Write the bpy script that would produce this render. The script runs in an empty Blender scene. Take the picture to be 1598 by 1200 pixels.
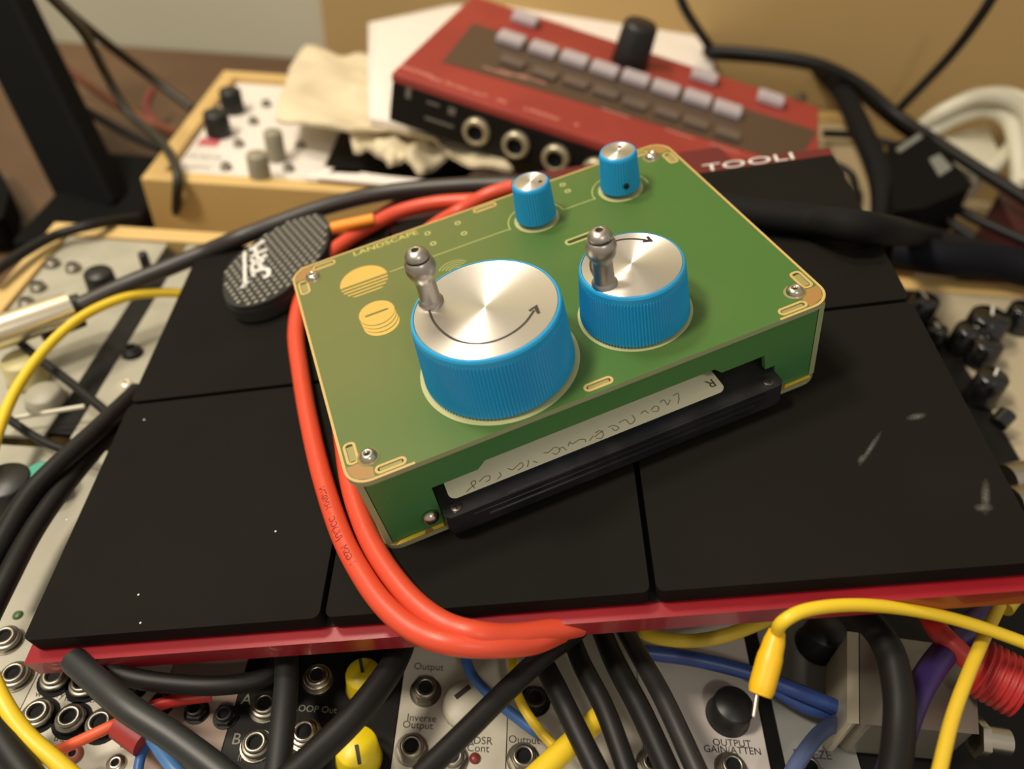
import bpy, math, random
import numpy as np
from mathutils import Matrix, Vector
random.seed(7)
PI = math.pi
MM = 0.001
OFF = 855.0            # the rack surface (-45) stands 810 mm above the floor
# ---------------------------------------------------------------- frames
# player frame: x along the front of the tape player, y back, z up from the drum pads it lies on
F_PX = 1213.62
CAM_R = np.array([[0.9259382591948239, -0.34087078559599467, -0.16262056272413658],
                  [-0.35631566725633923, -0.6456928585371904, -0.6753664765883456],
                  [0.12520976570068973, 0.6832919139674123, -0.7193293229651054]])
CAM_C = np.array([21.87521, -123.85768, 174.20902])
n_ = np.array([.224, -.018, .974]); n_ /= np.linalg.norm(n_)
ex_ = np.array([.904, -.37, -.21]); ex_ -= n_ * (ex_ @ n_); ex_ /= np.linalg.norm(ex_)
ey_ = np.cross(n_, ex_)
T = np.array([ex_, ey_, n_])                       # player frame -> level world
WR = CAM_R @ T.T                                   # world -> camera axes (x right, y down, z forward)
WC = T @ CAM_C

def at(px, py, z=-45.0):
    """the point of the level plane at height z that is seen at this pixel (mm)"""
    d = WR.T @ np.array([(px - 799) / F_PX, (py - 600) / F_PX, 1.0])
    return Vector(WC + d * (z - WC[2]) / d[2])

def atp(px, py, z=0.0):
    """the same on a plane of the player frame, in player coordinates"""
    d = CAM_R.T @ np.array([(px - 799) / F_PX, (py - 600) / F_PX, 1.0])
    return Vector(CAM_C + d * (z - CAM_C[2]) / d[2])

def atdist(px, py, t):
    d = WR.T @ np.array([(px - 799) / F_PX, (py - 600) / F_PX, 1.0])
    return Vector(WC + d * t)

# ---------------------------------------------------------------- camera
scene = bpy.context.scene
COL = scene.collection
cam = bpy.data.cameras.new('camera'); camo = bpy.data.objects.new('camera', cam); COL.objects.link(camo)
cam.sensor_width = 36.0; cam.sensor_fit = 'HORIZONTAL'; cam.lens = F_PX / 1598 * 36
R3 = np.array([WR[0], -WR[1], -WR[2]]).T
cm = Matrix(R3.tolist()).to_4x4(); cm.translation = Vector((WC[0], WC[1], WC[2] + OFF)) * MM
camo.matrix_world = cm
cam.clip_start = 0.01; cam.clip_end = 20
cam.dof.use_dof = True; cam.dof.focus_distance = 0.206; cam.dof.aperture_fstop = 7.6
scene.camera = camo
# ---------------------------------------------------------------- light and exposure
w = bpy.data.worlds.new('world'); scene.world = w; w.use_nodes = True
w.node_tree.nodes['Background'].inputs[0].default_value = (1.0, 0.91, 0.79, 1)
w.node_tree.nodes['Background'].inputs[1].default_value = 0.42
scene.view_settings.view_transform = 'Standard'; scene.view_settings.look = 'None'
scene.view_settings.exposure = 0.0; scene.view_settings.gamma = 1
scene.view_settings.use_curve_mapping = False

def area(name, loc, target, size, power, col):
    l = bpy.data.lights.new(name, 'AREA'); l.shape = 'DISK'; l.size = size; l.energy = power; l.color = col
    o = bpy.data.objects.new(name, l); COL.objects.link(o)
    o.location = loc; o.rotation_euler = (Vector(target) - Vector(loc)).to_track_quat('-Z', 'Y').to_euler()
    return o
area('ceiling_lamp', (-0.47, -0.08, 1.72), (0.0, 0.12, 0.82), 0.16, 7.6, (1.0, 0.89, 0.74))
area('desk_lamp', (0.20, -0.62, 1.65), (0.05, 0.0, 0.82), 0.08, 1.4, (1.0, 0.92, 0.82))
area('wall_fill', (-0.52, 0.30, 1.9), (0.0, 0.6, 0.95), 0.2, 7.0, (1.0, 0.90, 0.74))  # added unseen light, aimed to brighten the wall and steer the disc streak

# ---------------------------------------------------------------- materials
def lin(c):
    return tuple((x / 255 / 12.92) if x <= 10 else ((x / 255 + .055) / 1.055) ** 2.4 for x in c) + (1,)

MATS = {}
def mat(name, rgb, rough=.5, metal=0.0, rgb2=None, nscale=40, bump=0.0, bscale=400, spec=.5, trans=0.0, coat=0.0, detail=3, lo=.4, hi=.6, alpha=1.0, sss=0.0):
    if name in MATS: return MATS[name]
    m = bpy.data.materials.new(name); m.use_nodes = True; nt = m.node_tree; b = nt.nodes['Principled BSDF']
    b.inputs['Base Color'].default_value = lin(rgb); b.inputs['Roughness'].default_value = rough
    b.inputs['Metallic'].default_value = metal; b.inputs['Specular IOR Level'].default_value = spec
    b.inputs['Transmission Weight'].default_value = trans; b.inputs['Coat Weight'].default_value = coat
    b.inputs['Alpha'].default_value = alpha
    if sss:
        b.inputs['Subsurface Weight'].default_value = sss; b.inputs['Subsurface Radius'].default_value = (.004, .004, .003)
        b.inputs['Subsurface Scale'].default_value = 1
    if rgb2 is not None or bump:
        tc = nt.nodes.new('ShaderNodeTexCoord')
    if rgb2 is not None:
        n = nt.nodes.new('ShaderNodeTexNoise'); n.inputs['Scale'].default_value = nscale; n.inputs['Detail'].default_value = detail
        nt.links.new(tc.outputs['Object'], n.inputs['Vector'])
        r = nt.nodes.new('ShaderNodeValToRGB'); r.color_ramp.elements[0].color = lin(rgb); r.color_ramp.elements[1].color = lin(rgb2)
        r.color_ramp.elements[0].position = lo; r.color_ramp.elements[1].position = hi
        nt.links.new(n.outputs['Fac'], r.inputs[0]); nt.links.new(r.outputs[0], b.inputs['Base Color'])
    if bump:
        n2 = nt.nodes.new('ShaderNodeTexNoise'); n2.inputs['Scale'].default_value = bscale; n2.inputs['Detail'].default_value = 4
        nt.links.new(tc.outputs['Object'], n2.inputs['Vector'])
        bp = nt.nodes.new('ShaderNodeBump'); bp.inputs['Strength'].default_value = bump; bp.inputs['Distance'].default_value = .0005
        nt.links.new(n2.outputs['Fac'], bp.inputs['Height']); nt.links.new(bp.outputs[0], b.inputs['Normal'])
    MATS[name] = m
    return m

def brushed(name, rgb, axis='Z'):
    if name in MATS: return MATS[name]
    m = mat(name, rgb, .42, 1.0); nt = m.node_tree; b = nt.nodes['Principled BSDF']
    t = nt.nodes.new('ShaderNodeTangent'); t.direction_type = 'RADIAL'; t.axis = axis
    nt.links.new(t.outputs[0], b.inputs['Tangent']); b.inputs['Anisotropic'].default_value = .86; b.inputs['Anisotropic Rotation'].default_value = .25
    return m

BLACKP = mat('black_plastic', (22, 21, 20), .42)
BLACKC = mat('black_rubber', (22, 20, 19), .5, spec=.3)
BLACKM = mat('black_matte', (9, 9, 9), .8, spec=.12)
HOLE = mat('dark_hole', (6, 6, 6), .9)
STEEL = mat('steel', (200, 192, 176), .28, 1.0)
STEELD = mat('dull_steel', (150, 145, 132), .38, 1.0)
ZINC = mat('satin_zinc', (186, 180, 170), .36, 1.0)
YEL = mat('yellow_cable', (226, 192, 40), .42)
ORG = mat('orange_cable', (208, 74, 48), .38, spec=.4, sss=.0)
REDC = mat('red_cable', (190, 40, 34), .42)
BLUC = mat('blue_cable', (52, 92, 150), .42)
PURC = mat('purple_cable', (52, 34, 92), .42)
WHTC = mat('white_cable', (205, 200, 178), .45)
WHITE = mat('white_print', (215, 212, 205), .6)
INK = mat('dark_print', (70, 66, 60), .6)
ALU = mat('aluminium_panel', (196, 190, 172), .48, .0, (184, 178, 160), 60, .05, 900)
ALUG = mat('grey_panel', (168, 164, 146), .5, 0, (158, 154, 136), 50)
BLKPAN = mat('black_panel', (14, 13, 12), .5, spec=.25)
WOOD = mat('pale_wood', (214, 182, 118), .5, 0, (196, 160, 96), 9, .1, 60, detail=6, lo=.3, hi=.7)

# ---------------------------------------------------------------- mesh builder
class MB:
    def __init__(s): s.v = []; s.f = []; s.m = []; s.sm = []
    def add(s, vs, fs, mi=0, smooth=False, M=None):
        o = len(s.v)
        for p in vs:
            p = Vector(p)
            s.v.append(M @ p if M is not None else p)
        for f in fs: s.f.append([i + o for i in f]); s.m.append(mi); s.sm.append(smooth)
        return s
    def box(s, x0, y0, z0, x1, y1, z1, mi=0, M=None):
        vs = [(x, y, z) for z in (z0, z1) for y in (y0, y1) for x in (x0, x1)]
        return s.add(vs, [(0, 2, 3, 1), (4, 5, 7, 6), (0, 1, 5, 4), (2, 6, 7, 3), (0, 4, 6, 2), (1, 3, 7, 5)], mi, False, M)
    def prism(s, poly, z0, z1, mi=0, mtop=None, M=None, smooth=False):
        A = sum(poly[i][0] * poly[(i + 1) % len(poly)][1] - poly[(i + 1) % len(poly)][0] * poly[i][1] for i in range(len(poly)))
        if A < 0: poly = list(poly)[::-1]
        n = len(poly); vs = [(p[0], p[1], z0) for p in poly] + [(p[0], p[1], z1) for p in poly]
        s.add(vs, [tuple(range(n - 1, -1, -1))] + [(i, (i + 1) % n, n + (i + 1) % n, n + i) for i in range(n)], mi, smooth, M)
        s.add([(p[0], p[1], z1) for p in poly], [tuple(range(n))], mi if mtop is None else mtop, False, M)
        return s
    def lathe(s, prof, seg=32, mi=0, M=None, smooth=True, mis=None):
        vs = []; fs = []
        for r, z in prof:
            for k in range(seg):
                a = 2 * PI * k / seg; vs.append((r * math.cos(a), r * math.sin(a), z))
        n = len(prof)
        if mis is None:
            for i in range(n - 1):
                for k in range(seg): fs.append((i * seg + k, i * seg + (k + 1) % seg, (i + 1) * seg + (k + 1) % seg, (i + 1) * seg + k))
            fs.append(tuple(range(seg - 1, -1, -1))); fs.append(tuple((n - 1) * seg + k for k in range(seg)))
            s.add(vs, fs, mi, smooth, M)
        else:
            o = len(s.v); s.add(vs, [], 0, smooth, M)
            for i in range(n - 1):
                for k in range(seg):
                    s.f.append([o + i * seg + k, o + i * seg + (k + 1) % seg, o + (i + 1) * seg + (k + 1) % seg, o + (i + 1) * seg + k]); s.m.append(mis[i]); s.sm.append(smooth)
            s.f.append([o + (n - 1) * seg + k for k in range(seg)]); s.m.append(mis[-1]); s.sm.append(False)
        return s
    def tube(s, pts, r, seg=12, mi=0, sub=8, M=None, radii=None, raw=False):
        P = [Vector(p) for p in pts]
        if not raw and len(P) > 2:
            Q = [P[0] * 2 - P[1]] + P + [P[-1] * 2 - P[-2]]; out = []; rr = []
            for i in range(1, len(Q) - 2):
                for k in range(sub):
                    t = k / sub; a, b, c, d = Q[i - 1], Q[i], Q[i + 1], Q[i + 2]
                    out.append(.5 * ((2 * b) + (c - a) * t + (2 * a - 5 * b + 4 * c - d) * t * t + (3 * b - a - 3 * c + d) * t ** 3))
                    if radii: rr.append(radii[i - 1] * (1 - t) + radii[i] * t)
            out.append(P[-1])
            if radii: rr.append(radii[-1]); radii = rr
            P = out
        n = len(P); tan = [(P[min(i + 1, n - 1)] - P[max(i - 1, 0)]).normalized() for i in range(n)]
        up = Vector((0, 0, 1)) if abs(tan[0].z) < .9 else Vector((1, 0, 0))
        u = (up - tan[0] * up.dot(tan[0])).normalized(); vs = []; s.path = P; s.frames = []
        for i in range(n):
            u = (u - tan[i] * u.dot(tan[i])).normalized(); v = tan[i].cross(u); s.frames.append((tan[i], u.copy(), v))
            ri = radii[i] if radii else r
            for k in range(seg):
                a = 2 * PI * k / seg; vs.append(P[i] + (u * math.cos(a) + v * math.sin(a)) * ri)
        fs = [(i * seg + k, i * seg + (k + 1) % seg, (i + 1) * seg + (k + 1) % seg, (i + 1) * seg + k) for i in range(n - 1) for k in range(seg)]
        s.add(vs, fs, mi, True, M)
        s.add(vs[:seg], [tuple(range(seg - 1, -1, -1))], mi, False, M); s.add(vs[-seg:], [tuple(range(seg))], mi, False, M)
        return s
    def ribbon(s, pts, wd, z0, z1, mi=0, closed=False, M=None, wds=None):
        P = [Vector((p[0], p[1])) for p in pts]; n = len(P); L = []; Rr = []
        for i in range(n):
            a = P[(i - 1) % n] if (closed or i > 0) else P[i]; b = P[(i + 1) % n] if (closed or i < n - 1) else P[i]
            d = (b - a).normalized(); nn = Vector((-d.y, d.x)); ww = (wds[i] if wds else wd) / 2
            if 0 < i < n - 1 or closed:
                d1 = (P[i] - a).normalized(); d2 = (b - P[i]).normalized(); c = max(.5, math.sqrt(max(0, (1 + d1.dot(d2)) / 2))); ww /= c
            L.append(P[i] + nn * ww); Rr.append(P[i] - nn * ww)
        vs = []
        for z in (z0, z1): vs += [(p.x, p.y, z) for p in L] + [(p.x, p.y, z) for p in Rr]
        fs = []; m = n if closed else n - 1
        for i in range(m):
            j = (i + 1) % n
            fs += [(2 * n + i, 3 * n + i, 3 * n + j, 2 * n + j), (i, j, n + j, n + i), (i, 2 * n + i, 2 * n + j, j), (n + i, n + j, 3 * n + j, 3 * n + i)]
        if not closed: fs += [(0, n, 3 * n, 2 * n), (n - 1, 3 * n - 1, 4 * n - 1, 2 * n - 1)]
        return s.add(vs, fs, mi, False, M)
    def curve_mesh(s, cu, mi, M):
        o = bpy.data.objects.new('tmp', cu); me = bpy.data.meshes.new_from_object(o)
        s.add([v.co.copy() for v in me.vertices], [tuple(p.vertices) for p in me.polygons], mi, False, M)
        bpy.data.objects.remove(o); bpy.data.curves.remove(cu); bpy.data.meshes.remove(me)
        return s
    def plate(s, outer, holes, z0, z1, mi=0, M=None):
        cu = bpy.data.curves.new('tmp', 'CURVE'); cu.dimensions = '2D'; cu.fill_mode = 'BOTH'; cu.extrude = (z1 - z0) / 2
        for pl in [outer] + list(holes):
            sp = cu.splines.new('POLY'); sp.points.add(len(pl) - 1); sp.use_cyclic_u = True
            for i, p in enumerate(pl): sp.points[i].co = (p[0], p[1], 0, 1)
        K = Matrix.Translation((0, 0, (z0 + z1) / 2))
        return s.curve_mesh(cu, mi, (M @ K) if M is not None else K)
    def text(s, txt, size, M, mi=0, th=.04, align='CENTER', shear=0):
        cu = bpy.data.curves.new('tmp', 'FONT'); cu.body = txt; cu.size = size; cu.extrude = th; cu.align_x = align; cu.align_y = 'CENTER'
        cu.resolution_u = 3; cu.shear = shear
        return s.curve_mesh(cu, mi, M)

ROOT = {}
def rootmat(o):
    while o.parent: o = o.parent
    return ROOT[o.name]
def link_mesh(name, mb, mats, K):
    me = bpy.data.meshes.new(name)
    me.from_pydata([tuple((K @ v) * MM) for v in mb.v], [], mb.f)
    for m in (mats if isinstance(mats, (list, tuple)) else [mats]): me.materials.append(m)
    me.polygons.foreach_set('material_index', mb.m); me.polygons.foreach_set('use_smooth', mb.sm); me.update()
    o = bpy.data.objects.new(name, me); COL.objects.link(o)
    return o
def tag(o, label=None, cat=None, group=None, kind=None):
    for k, v in (('label', label), ('category', cat), ('group', group), ('kind', kind)):
        if v: o[k] = v
    return o
def bevel(o, wd, seg=2):
    md = o.modifiers.new('bevel', 'BEVEL'); md.width = wd * MM; md.segments = seg; md.limit_method = 'ANGLE'; md.angle_limit = .6
    return o
def thing(name, label, cat, M, group=None):
    """an Empty at the thing's base; M is its frame in world millimetres"""
    o = bpy.data.objects.new(name, None); COL.objects.link(o); o.empty_display_size = .01
    K = M.copy(); K.translation = (M.translation + Vector((0, 0, OFF))) * MM
    o.matrix_world = K; ROOT[o.name] = M
    return tag(o, label, cat, group)
def part(name, mb, mats, parent, space='local', label=None, bev=0, seg=2):
    K = Matrix.Identity(4) if space == 'local' else rootmat(parent).inverted()
    o = link_mesh(name, mb, mats, K); o.parent = parent
    if label: o['label'] = label
    if bev: bevel(o, bev, seg)
    return o
def solo(name, mb, mats, label, cat, group=None, kind=None, bev=0, seg=2):
    xs = [v.x for v in mb.v]; ys = [v.y for v in mb.v]; z = min(v.z for v in mb.v)
    c = Vector(((min(xs) + max(xs)) / 2, (min(ys) + max(ys)) / 2, z))
    o = link_mesh(name, mb, mats, Matrix.Translation(-c)); o.location = (c + Vector((0, 0, OFF))) * MM
    if bev: bevel(o, bev, seg)
    return tag(o, label, cat, group, kind)
def Tr(x, y, z=0): return Matrix.Translation((x, y, z))
def Rz(deg): return Matrix.Rotation(math.radians(deg), 4, 'Z')
def Rx(deg): return Matrix.Rotation(math.radians(deg), 4, 'X')
def circ(x, y, r, n=48, a0=0, a1=360):
    full = abs(a1 - a0) >= 360
    return [(x + r * math.cos(math.radians(a0 + (a1 - a0) * k / (n if full else n - 1))), y + r * math.sin(math.radians(a0 + (a1 - a0) * k / (n if full else n - 1)))) for k in range(n)]
def rrect(x0, y0, x1, y1, r, n=8):
    o = []
    for cx, cy, a in ((x1 - r, y1 - r, 0), (x0 + r, y1 - r, 90), (x0 + r, y0 + r, 180), (x1 - r, y0 + r, 270)):
        for k in range(n + 1): t = math.radians(a + 90 * k / n); o.append((cx + r * math.cos(t), cy + r * math.sin(t)))
    return o

# ================================================================ SETTING
LVL = -105.0
tx = MB(); tx.box(-900, -420, LVL - 30, 900, 600, LVL)
solo('table', tx, mat('table_wood', (104, 78, 52), .55, 0, (88, 64, 42), 6, detail=6), 'brown wooden table top under all the equipment', 'table', bev=2)
fl = MB(); fl.box(-2500, -2500, -OFF - 20, 2500, 602, -OFF); solo('floor', fl, mat('floor_boards', (92, 74, 56), .6), None, None, kind='structure')
# wall behind the table: its foot runs left to right behind the cardboard box
wl = MB(); wl.box(-2500, 602, -OFF, 2500, 650, 1200)
solo('wall_back', wl, mat('wall_paint', (206, 202, 182), .8, 0, (178, 176, 152), 2.2, detail=1, lo=.3, hi=.7), None, None, kind='structure')

# ================================================================ TAPE PLAYER
PM = Matrix(T.tolist()).to_4x4()
W_, D_, H_ = 133.0, 95.2, 30.1
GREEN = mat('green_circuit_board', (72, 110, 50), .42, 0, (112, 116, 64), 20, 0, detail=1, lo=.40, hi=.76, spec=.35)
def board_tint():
    # olive towards the left and rear of the board, green in the middle: translucency and reflected light put into the colour
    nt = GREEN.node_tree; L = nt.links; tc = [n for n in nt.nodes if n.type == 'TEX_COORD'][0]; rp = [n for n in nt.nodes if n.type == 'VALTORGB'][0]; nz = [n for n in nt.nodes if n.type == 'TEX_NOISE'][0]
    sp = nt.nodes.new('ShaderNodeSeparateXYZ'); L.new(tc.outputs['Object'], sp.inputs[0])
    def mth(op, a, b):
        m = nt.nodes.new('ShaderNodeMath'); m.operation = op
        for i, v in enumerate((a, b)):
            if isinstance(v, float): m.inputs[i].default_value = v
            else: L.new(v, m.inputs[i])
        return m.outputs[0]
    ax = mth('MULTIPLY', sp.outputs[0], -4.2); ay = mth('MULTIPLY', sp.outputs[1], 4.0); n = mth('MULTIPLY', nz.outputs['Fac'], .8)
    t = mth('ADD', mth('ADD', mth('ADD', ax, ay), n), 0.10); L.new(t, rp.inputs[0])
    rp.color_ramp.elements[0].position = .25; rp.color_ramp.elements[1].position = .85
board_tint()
GREENS = mat('green_side_board', (78, 138, 82), .36, 0, (92, 144, 82), 18, detail=1, spec=.35)
def glow_through(m, w):
    # thin laminate: part of the light that falls on it comes out on the other side
    nt = m.node_tree; b = nt.nodes['Principled BSDF']; out = [n for n in nt.nodes if n.type == 'OUTPUT_MATERIAL'][0]
    t = nt.nodes.new('ShaderNodeBsdfTranslucent'); t.inputs['Color'].default_value = lin((214, 226, 160))
    x = nt.nodes.new('ShaderNodeMixShader'); x.inputs[0].default_value = w
    nt.links.new(b.outputs[0], x.inputs[1]); nt.links.new(t.outputs[0], x.inputs[2]); nt.links.new(x.outputs[0], out.inputs['Surface'])
glow_through(GREEN, .16); glow_through(GREENS, .25)
TAN = mat('bare_board_edge', (186, 156, 92), .45)
TANT = mat('bare_board', (150, 112, 58), .45)
EDGE = mat('board_cut_edge', (156, 162, 120), .5)
GOLD = mat('gold_plating', (206, 170, 84), .34, .25)
TRACE = mat('faint_trace', (172, 172, 104), .42)
GLOW = mat('board_slot_fill', (140, 132, 76), .55)
pl = thing('tape_player', 'hand-cranked cassette player made of green circuit board with four blue dials', 'tape player', PM)
BX, BY, BR = 46.6, 22.0, 21.5
SX, SY, SR = 86.3, 22.1, 15.5
K3, K4 = (79.0, 76.9), (108.4, 76.9)
outline = rrect(0, 0, W_, D_, 6)
slots = [(7.2, 91.0, 14.6, 93.6), (1.4, 80.8, 4.5, 87.6), (1.4, 7.2, 4.4, 14.4), (7.4, 1.2, 15.2, 3.7), (118.0, 1.2, 126.0, 3.7), (128.6, 7.2, 131.7, 14.4),
         (128.6, 80.8, 131.7, 87.6), (118.2, 91.0, 125.6, 93.6), (62.6, 91.6, 70.6, 94.0), (62.7, 1.2, 70.4, 3.7)]
mslot = (82.6, 59.4, 91.8, 61.0)
holes = [(45.6, 89.8), (56.1, 83.0), (45.7, 83.4), (56.0, 89.6), (93.6, 90.3), (93.6, 85.9)]
tp = MB()
tp.plate(outline, [circ(BX, BY, 19.0, 96), circ(SX, SY, 13.4, 80)] + [rrect(a + .55, b + .55, c - .55, d - .55, .6, 4) for a, b, c, d in slots] + [rrect(*mslot, .75, 5)]
         + [circ(x, y, .45, 12) for x, y in holes], H_ - 1.6, H_)
tp.m = [1 if max(tp.v[i].z for i in f) - min(tp.v[i].z for i in f) > 1 else 0 for f in tp.f]
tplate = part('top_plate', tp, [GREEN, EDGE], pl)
bo = MB(); rim = rrect(.36, .36, W_ - .36, D_ - .36, 5.7)
bo.ribbon([(117, .36)] + rim[27:] + rim[:27] + [(17, .36)], .72, H_, H_ + .04)
for a, b, c, d in slots: bo.plate(rrect(a - .15, b - .15, c + .15, d + .15, 1.35), [rrect(a + .55, b + .55, c - .55, d - .55, .7, 4)], H_, H_ + .06)
for x, y, ra, rb_ in ((BX, BY, BR, 19.0), (SX, SY, SR, 13.4)):
    g = MB(); g.plate(circ(x, y, ra, 96), [circ(x, y, rb_, 96)], H_, H_ + .05); part('dial_ring', g, mat('pale_board_ring', (170, 172, 122), .45), tplate, label='pale bare ring round the dial')
part('bare_outline', bo, TAN, tplate, label='pale tan outlines around rim, slots and dial openings')
for sx, sy in ((0, 0), (1, 0), (0, 1), (1, 1)):   # bare brown corners between the slot outlines
    cr = MB(); poly = [(.9, 7.0), (1.6, 6.7), (4.2, 6.8), (4.9, 5.6), (6.0, 4.7), (7.1, 4.2), (6.9, 1.4), (7.2, .9), (5.4, .9), (2.4, 2.2), (1.0, 4.8)]
    cr.prism([(W_ - x if sx else x, D_ - y if sy else y) for x, y in poly], H_ + .005, H_ + .03)
    part('bare_corner', cr, TANT, tplate)
tr = MB()
ln = [(29.4, 76.9), (68.6, 76.9)] + circ(K3[0], K3[1], 9.2, 14, 182, 95)
tr.ribbon(ln, .32, H_, H_ + .04)
tr.ribbon(circ(K3[0], K3[1], 9.2, 10, 55, 2) + [(89.4, 76.9), (98.6, 76.9)] + circ(K4[0], K4[1], 9.2, 14, 182, 95), .32, H_, H_ + .04)
tr.ribbon(circ(K4[0], K4[1], 9.2, 10, 55, -10), .32, H_, H_ + .04)
for x, y in holes: tr.plate(circ(x, y, 1.05, 20), [circ(x, y, .5, 14)], H_, H_ + .04)
for k in range(4): tr.ribbon(circ(47.8, 66.0, 2.0 + k * 1.05, 18, 30, 150), .25, H_, H_ + .04)
tr.plate(rrect(mslot[0] - .7, mslot[1] - .7, mslot[2] + .7, mslot[3] + .7, 1.3), [rrect(*mslot, .75)], H_, H_ + .05)
part('trace_line', tr, TRACE, tplate, label='fine pale traces, pads and arcs')
lt = MB(); lt.text('LANDSCAPE', 3.3, Tr(31.8, 92.4, H_ + .02) @ Matrix.Diagonal((1.22, 1, 1, 1)), 0, .03)
part('lettering', lt, mat('olive_letter', (196, 186, 92), .45), tplate, label='pale lettering reading LANDSCAPE')
em = MB()   # setting sun and stack of coins
cx, cy, r = 21.0, 76.9, 7.6
em.prism(circ(cx, cy, r, 30, 0, 180), H_, H_ + .05)
for k, (y0, y1) in enumerate(((-1.65, -.95), (-3.2, -2.55), (-4.75, -4.15), (-6.3, -5.75))):
    xa = math.sqrt(r * r - y1 * y1); xb = math.sqrt(r * r - y0 * y0); em.prism([(cx - xa, cy + y1), (cx - xb, cy + y0), (cx + xb, cy + y0), (cx + xa, cy + y1)], H_, H_ + .05)
cx, cy, r = 21.2, 60.0, 5.4
em.plate(circ(cx, cy, r, 40), [rrect(cx - 3.6, cy - .45, cx + 3.6, cy + .45, .4, 3)], H_, H_ + .05)
for k in range(3):
    o = 1.75 * (k + 1); top = circ(cx + .12 * k, cy - o + 1.35, r, 20, 188, 352); bot = circ(cx + .12 * k, cy - o, r, 20, 188, 352)
    em.prism([(x, y) for x, y in top] + [(x, y) for x, y in bot[::-1]], H_, H_ + .05)
part('emblem', em, GOLD, tplate, label='gold setting sun above a stack of slotted discs')
for nm, K in (('large', (BX, BY, BR)),): pass
# walls with tabs in the slots
wf = MB()
op = [(18.3, 1.6), (18.3, 17.2), (31.0, 17.2), (33.4, 19.6), (99.0, 19.6), (101.2, 17.2), (114.2, 17.2), (114.8, 11.5), (117.8, 11.5), (117.8, 1.6)]
FM = Tr(0, 3.1, 0) @ Rx(90)
wf.plate([(3.6, 1.6), (18.3, 1.6)] + op[1:] + [(129.4, 1.6), (129.4, 28.5), (3.6, 28.5)], [], 0, 1.6, 0, FM)
part('front_wall', wf, GREENS, pl)
for a, b, c, d in slots:
    tb = MB(); tb.box(a + 1.0 if c - a > 5 else a + .6, b + .6 if c - a > 5 else b + 1.1, 26, c - 1.0 if c - a > 5 else c - .6, d - .6 if c - a > 5 else d - 1.1, H_ - .25)
    part('wall_tab', tb, GLOW, pl, label='wall tab showing in a slot of the top plate')
for x0 in (1.7, W_ - 3.3):
    wm = MB(); wm.box(x0, 1.5, 1.6, x0 + 1.6, D_ - 1.6, 28.5)
    for pl_i in range(len(wm.f)):
        ys = {round(wm.v[i].y, 3) for i in wm.f[pl_i]}
        if len(ys) == 1: wm.m[pl_i] = 1
    part('side_wall', wm, [GREENS, EDGE], pl)
wb = MB(); wb.box(3.6, D_ - 3.2, 1.6, 129.4, D_ - 1.6, 28.5); part('rear_wall', wb, GREENS, pl)
bp = MB(); bp.plate(outline, [], 0, 1.6); bp.m = [1 if max(bp.v[i].z for i in f) - min(bp.v[i].z for i in f) > 1 else 0 for f in bp.f]
bplate = part('bottom_plate', bp, [TANT, EDGE], pl)
for q in ([(4.2, .3), (12.2, .3), (12.6, 1.35), (9.0, 1.45), (5.4, 1.3)], [(14.8, .3), (17.6, .3), (17.6, 1.4), (14.4, 1.3)], [(121, .3), (129.5, .5), (129.8, 1.4), (122, 1.3)]):
    ym = MB(); ym.prism(q, 1.6, 1.66); part('plating_mark', ym, mat('yellow_plating', (226, 196, 60), .4), bplate, label='yellow plated strip')
for x, y in ((6.8, 7.5), (125.9, 7.4), (125.2, 88.1), (6.5, 87.8)):
    sc = MB(); M_ = Tr(x, y, H_)
    sc.lathe([(2.9, 0), (2.9, .12), (2.3, .14), (2.3, .5), (1.95, 1.2), (1.3, 1.65), (.8, 1.75), (.76, 1.0)], 32, 0, M_, mis=[1, 1, 0, 0, 0, 0, 0, 2])
    part('screw', sc, [STEEL, mat('clear_ring', (150, 140, 90), .3), HOLE], pl)
for x, z in ((15.3, 6.6), (116.9, 5.8)):
    sc = MB(); sc.lathe([(2.3, 0), (2.3, .6), (2.0, 1.5), (1.2, 2.2), (.3, 2.45)], 24, 0, Tr(x, 1.5, z) @ Rx(90))
    part('screw', sc, STEEL, pl)
# dials
KB = mat('blue_plastic', (34, 158, 214), .38, spec=.5)
DISC = brushed('brushed_aluminium', (226, 220, 214))
MARK = mat('engraved_mark', (46, 36, 28), .6)
def ribbed(mb, x, y, z0, z1, r0, r1, teeth, depth, lip, rin):
    seg = teeth * 4; prof = [(r0, z0, 1), (r1, z1 - lip - .4, 1), (r1 - .1, z1 - lip, 0), (r1 - .15, z1 - .9, 0), (r1 - .45, z1 - .25, 0), (r1 - .9, z1, 0), (rin + .1, z1, 0), (rin, z1 - .25, 0), (rin, z1 - 1.0, 0)]
    vs = []; n = len(prof)
    for rr, z, rib in prof:
        for k in range(seg):
            a = 2 * PI * k / seg; q = rr - (depth * (1, .5, 0, .5)[k % 4] if rib else depth * .3 if z > z0 + 1 and rr > rin + .5 else 0)
            vs.append((x + q * math.cos(a), y + q * math.sin(a), z))
    fs = [(i * seg + k, i * seg + (k + 1) % seg, (i + 1) * seg + (k + 1) % seg, (i + 1) * seg + k) for i in range(n - 1) for k in range(seg)]
    fs.append(tuple((n - 1) * seg + k for k in range(seg))); fs.append(tuple(range(seg - 1, -1, -1)))
    mb.add(vs, fs, 0, False); return mb
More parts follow.
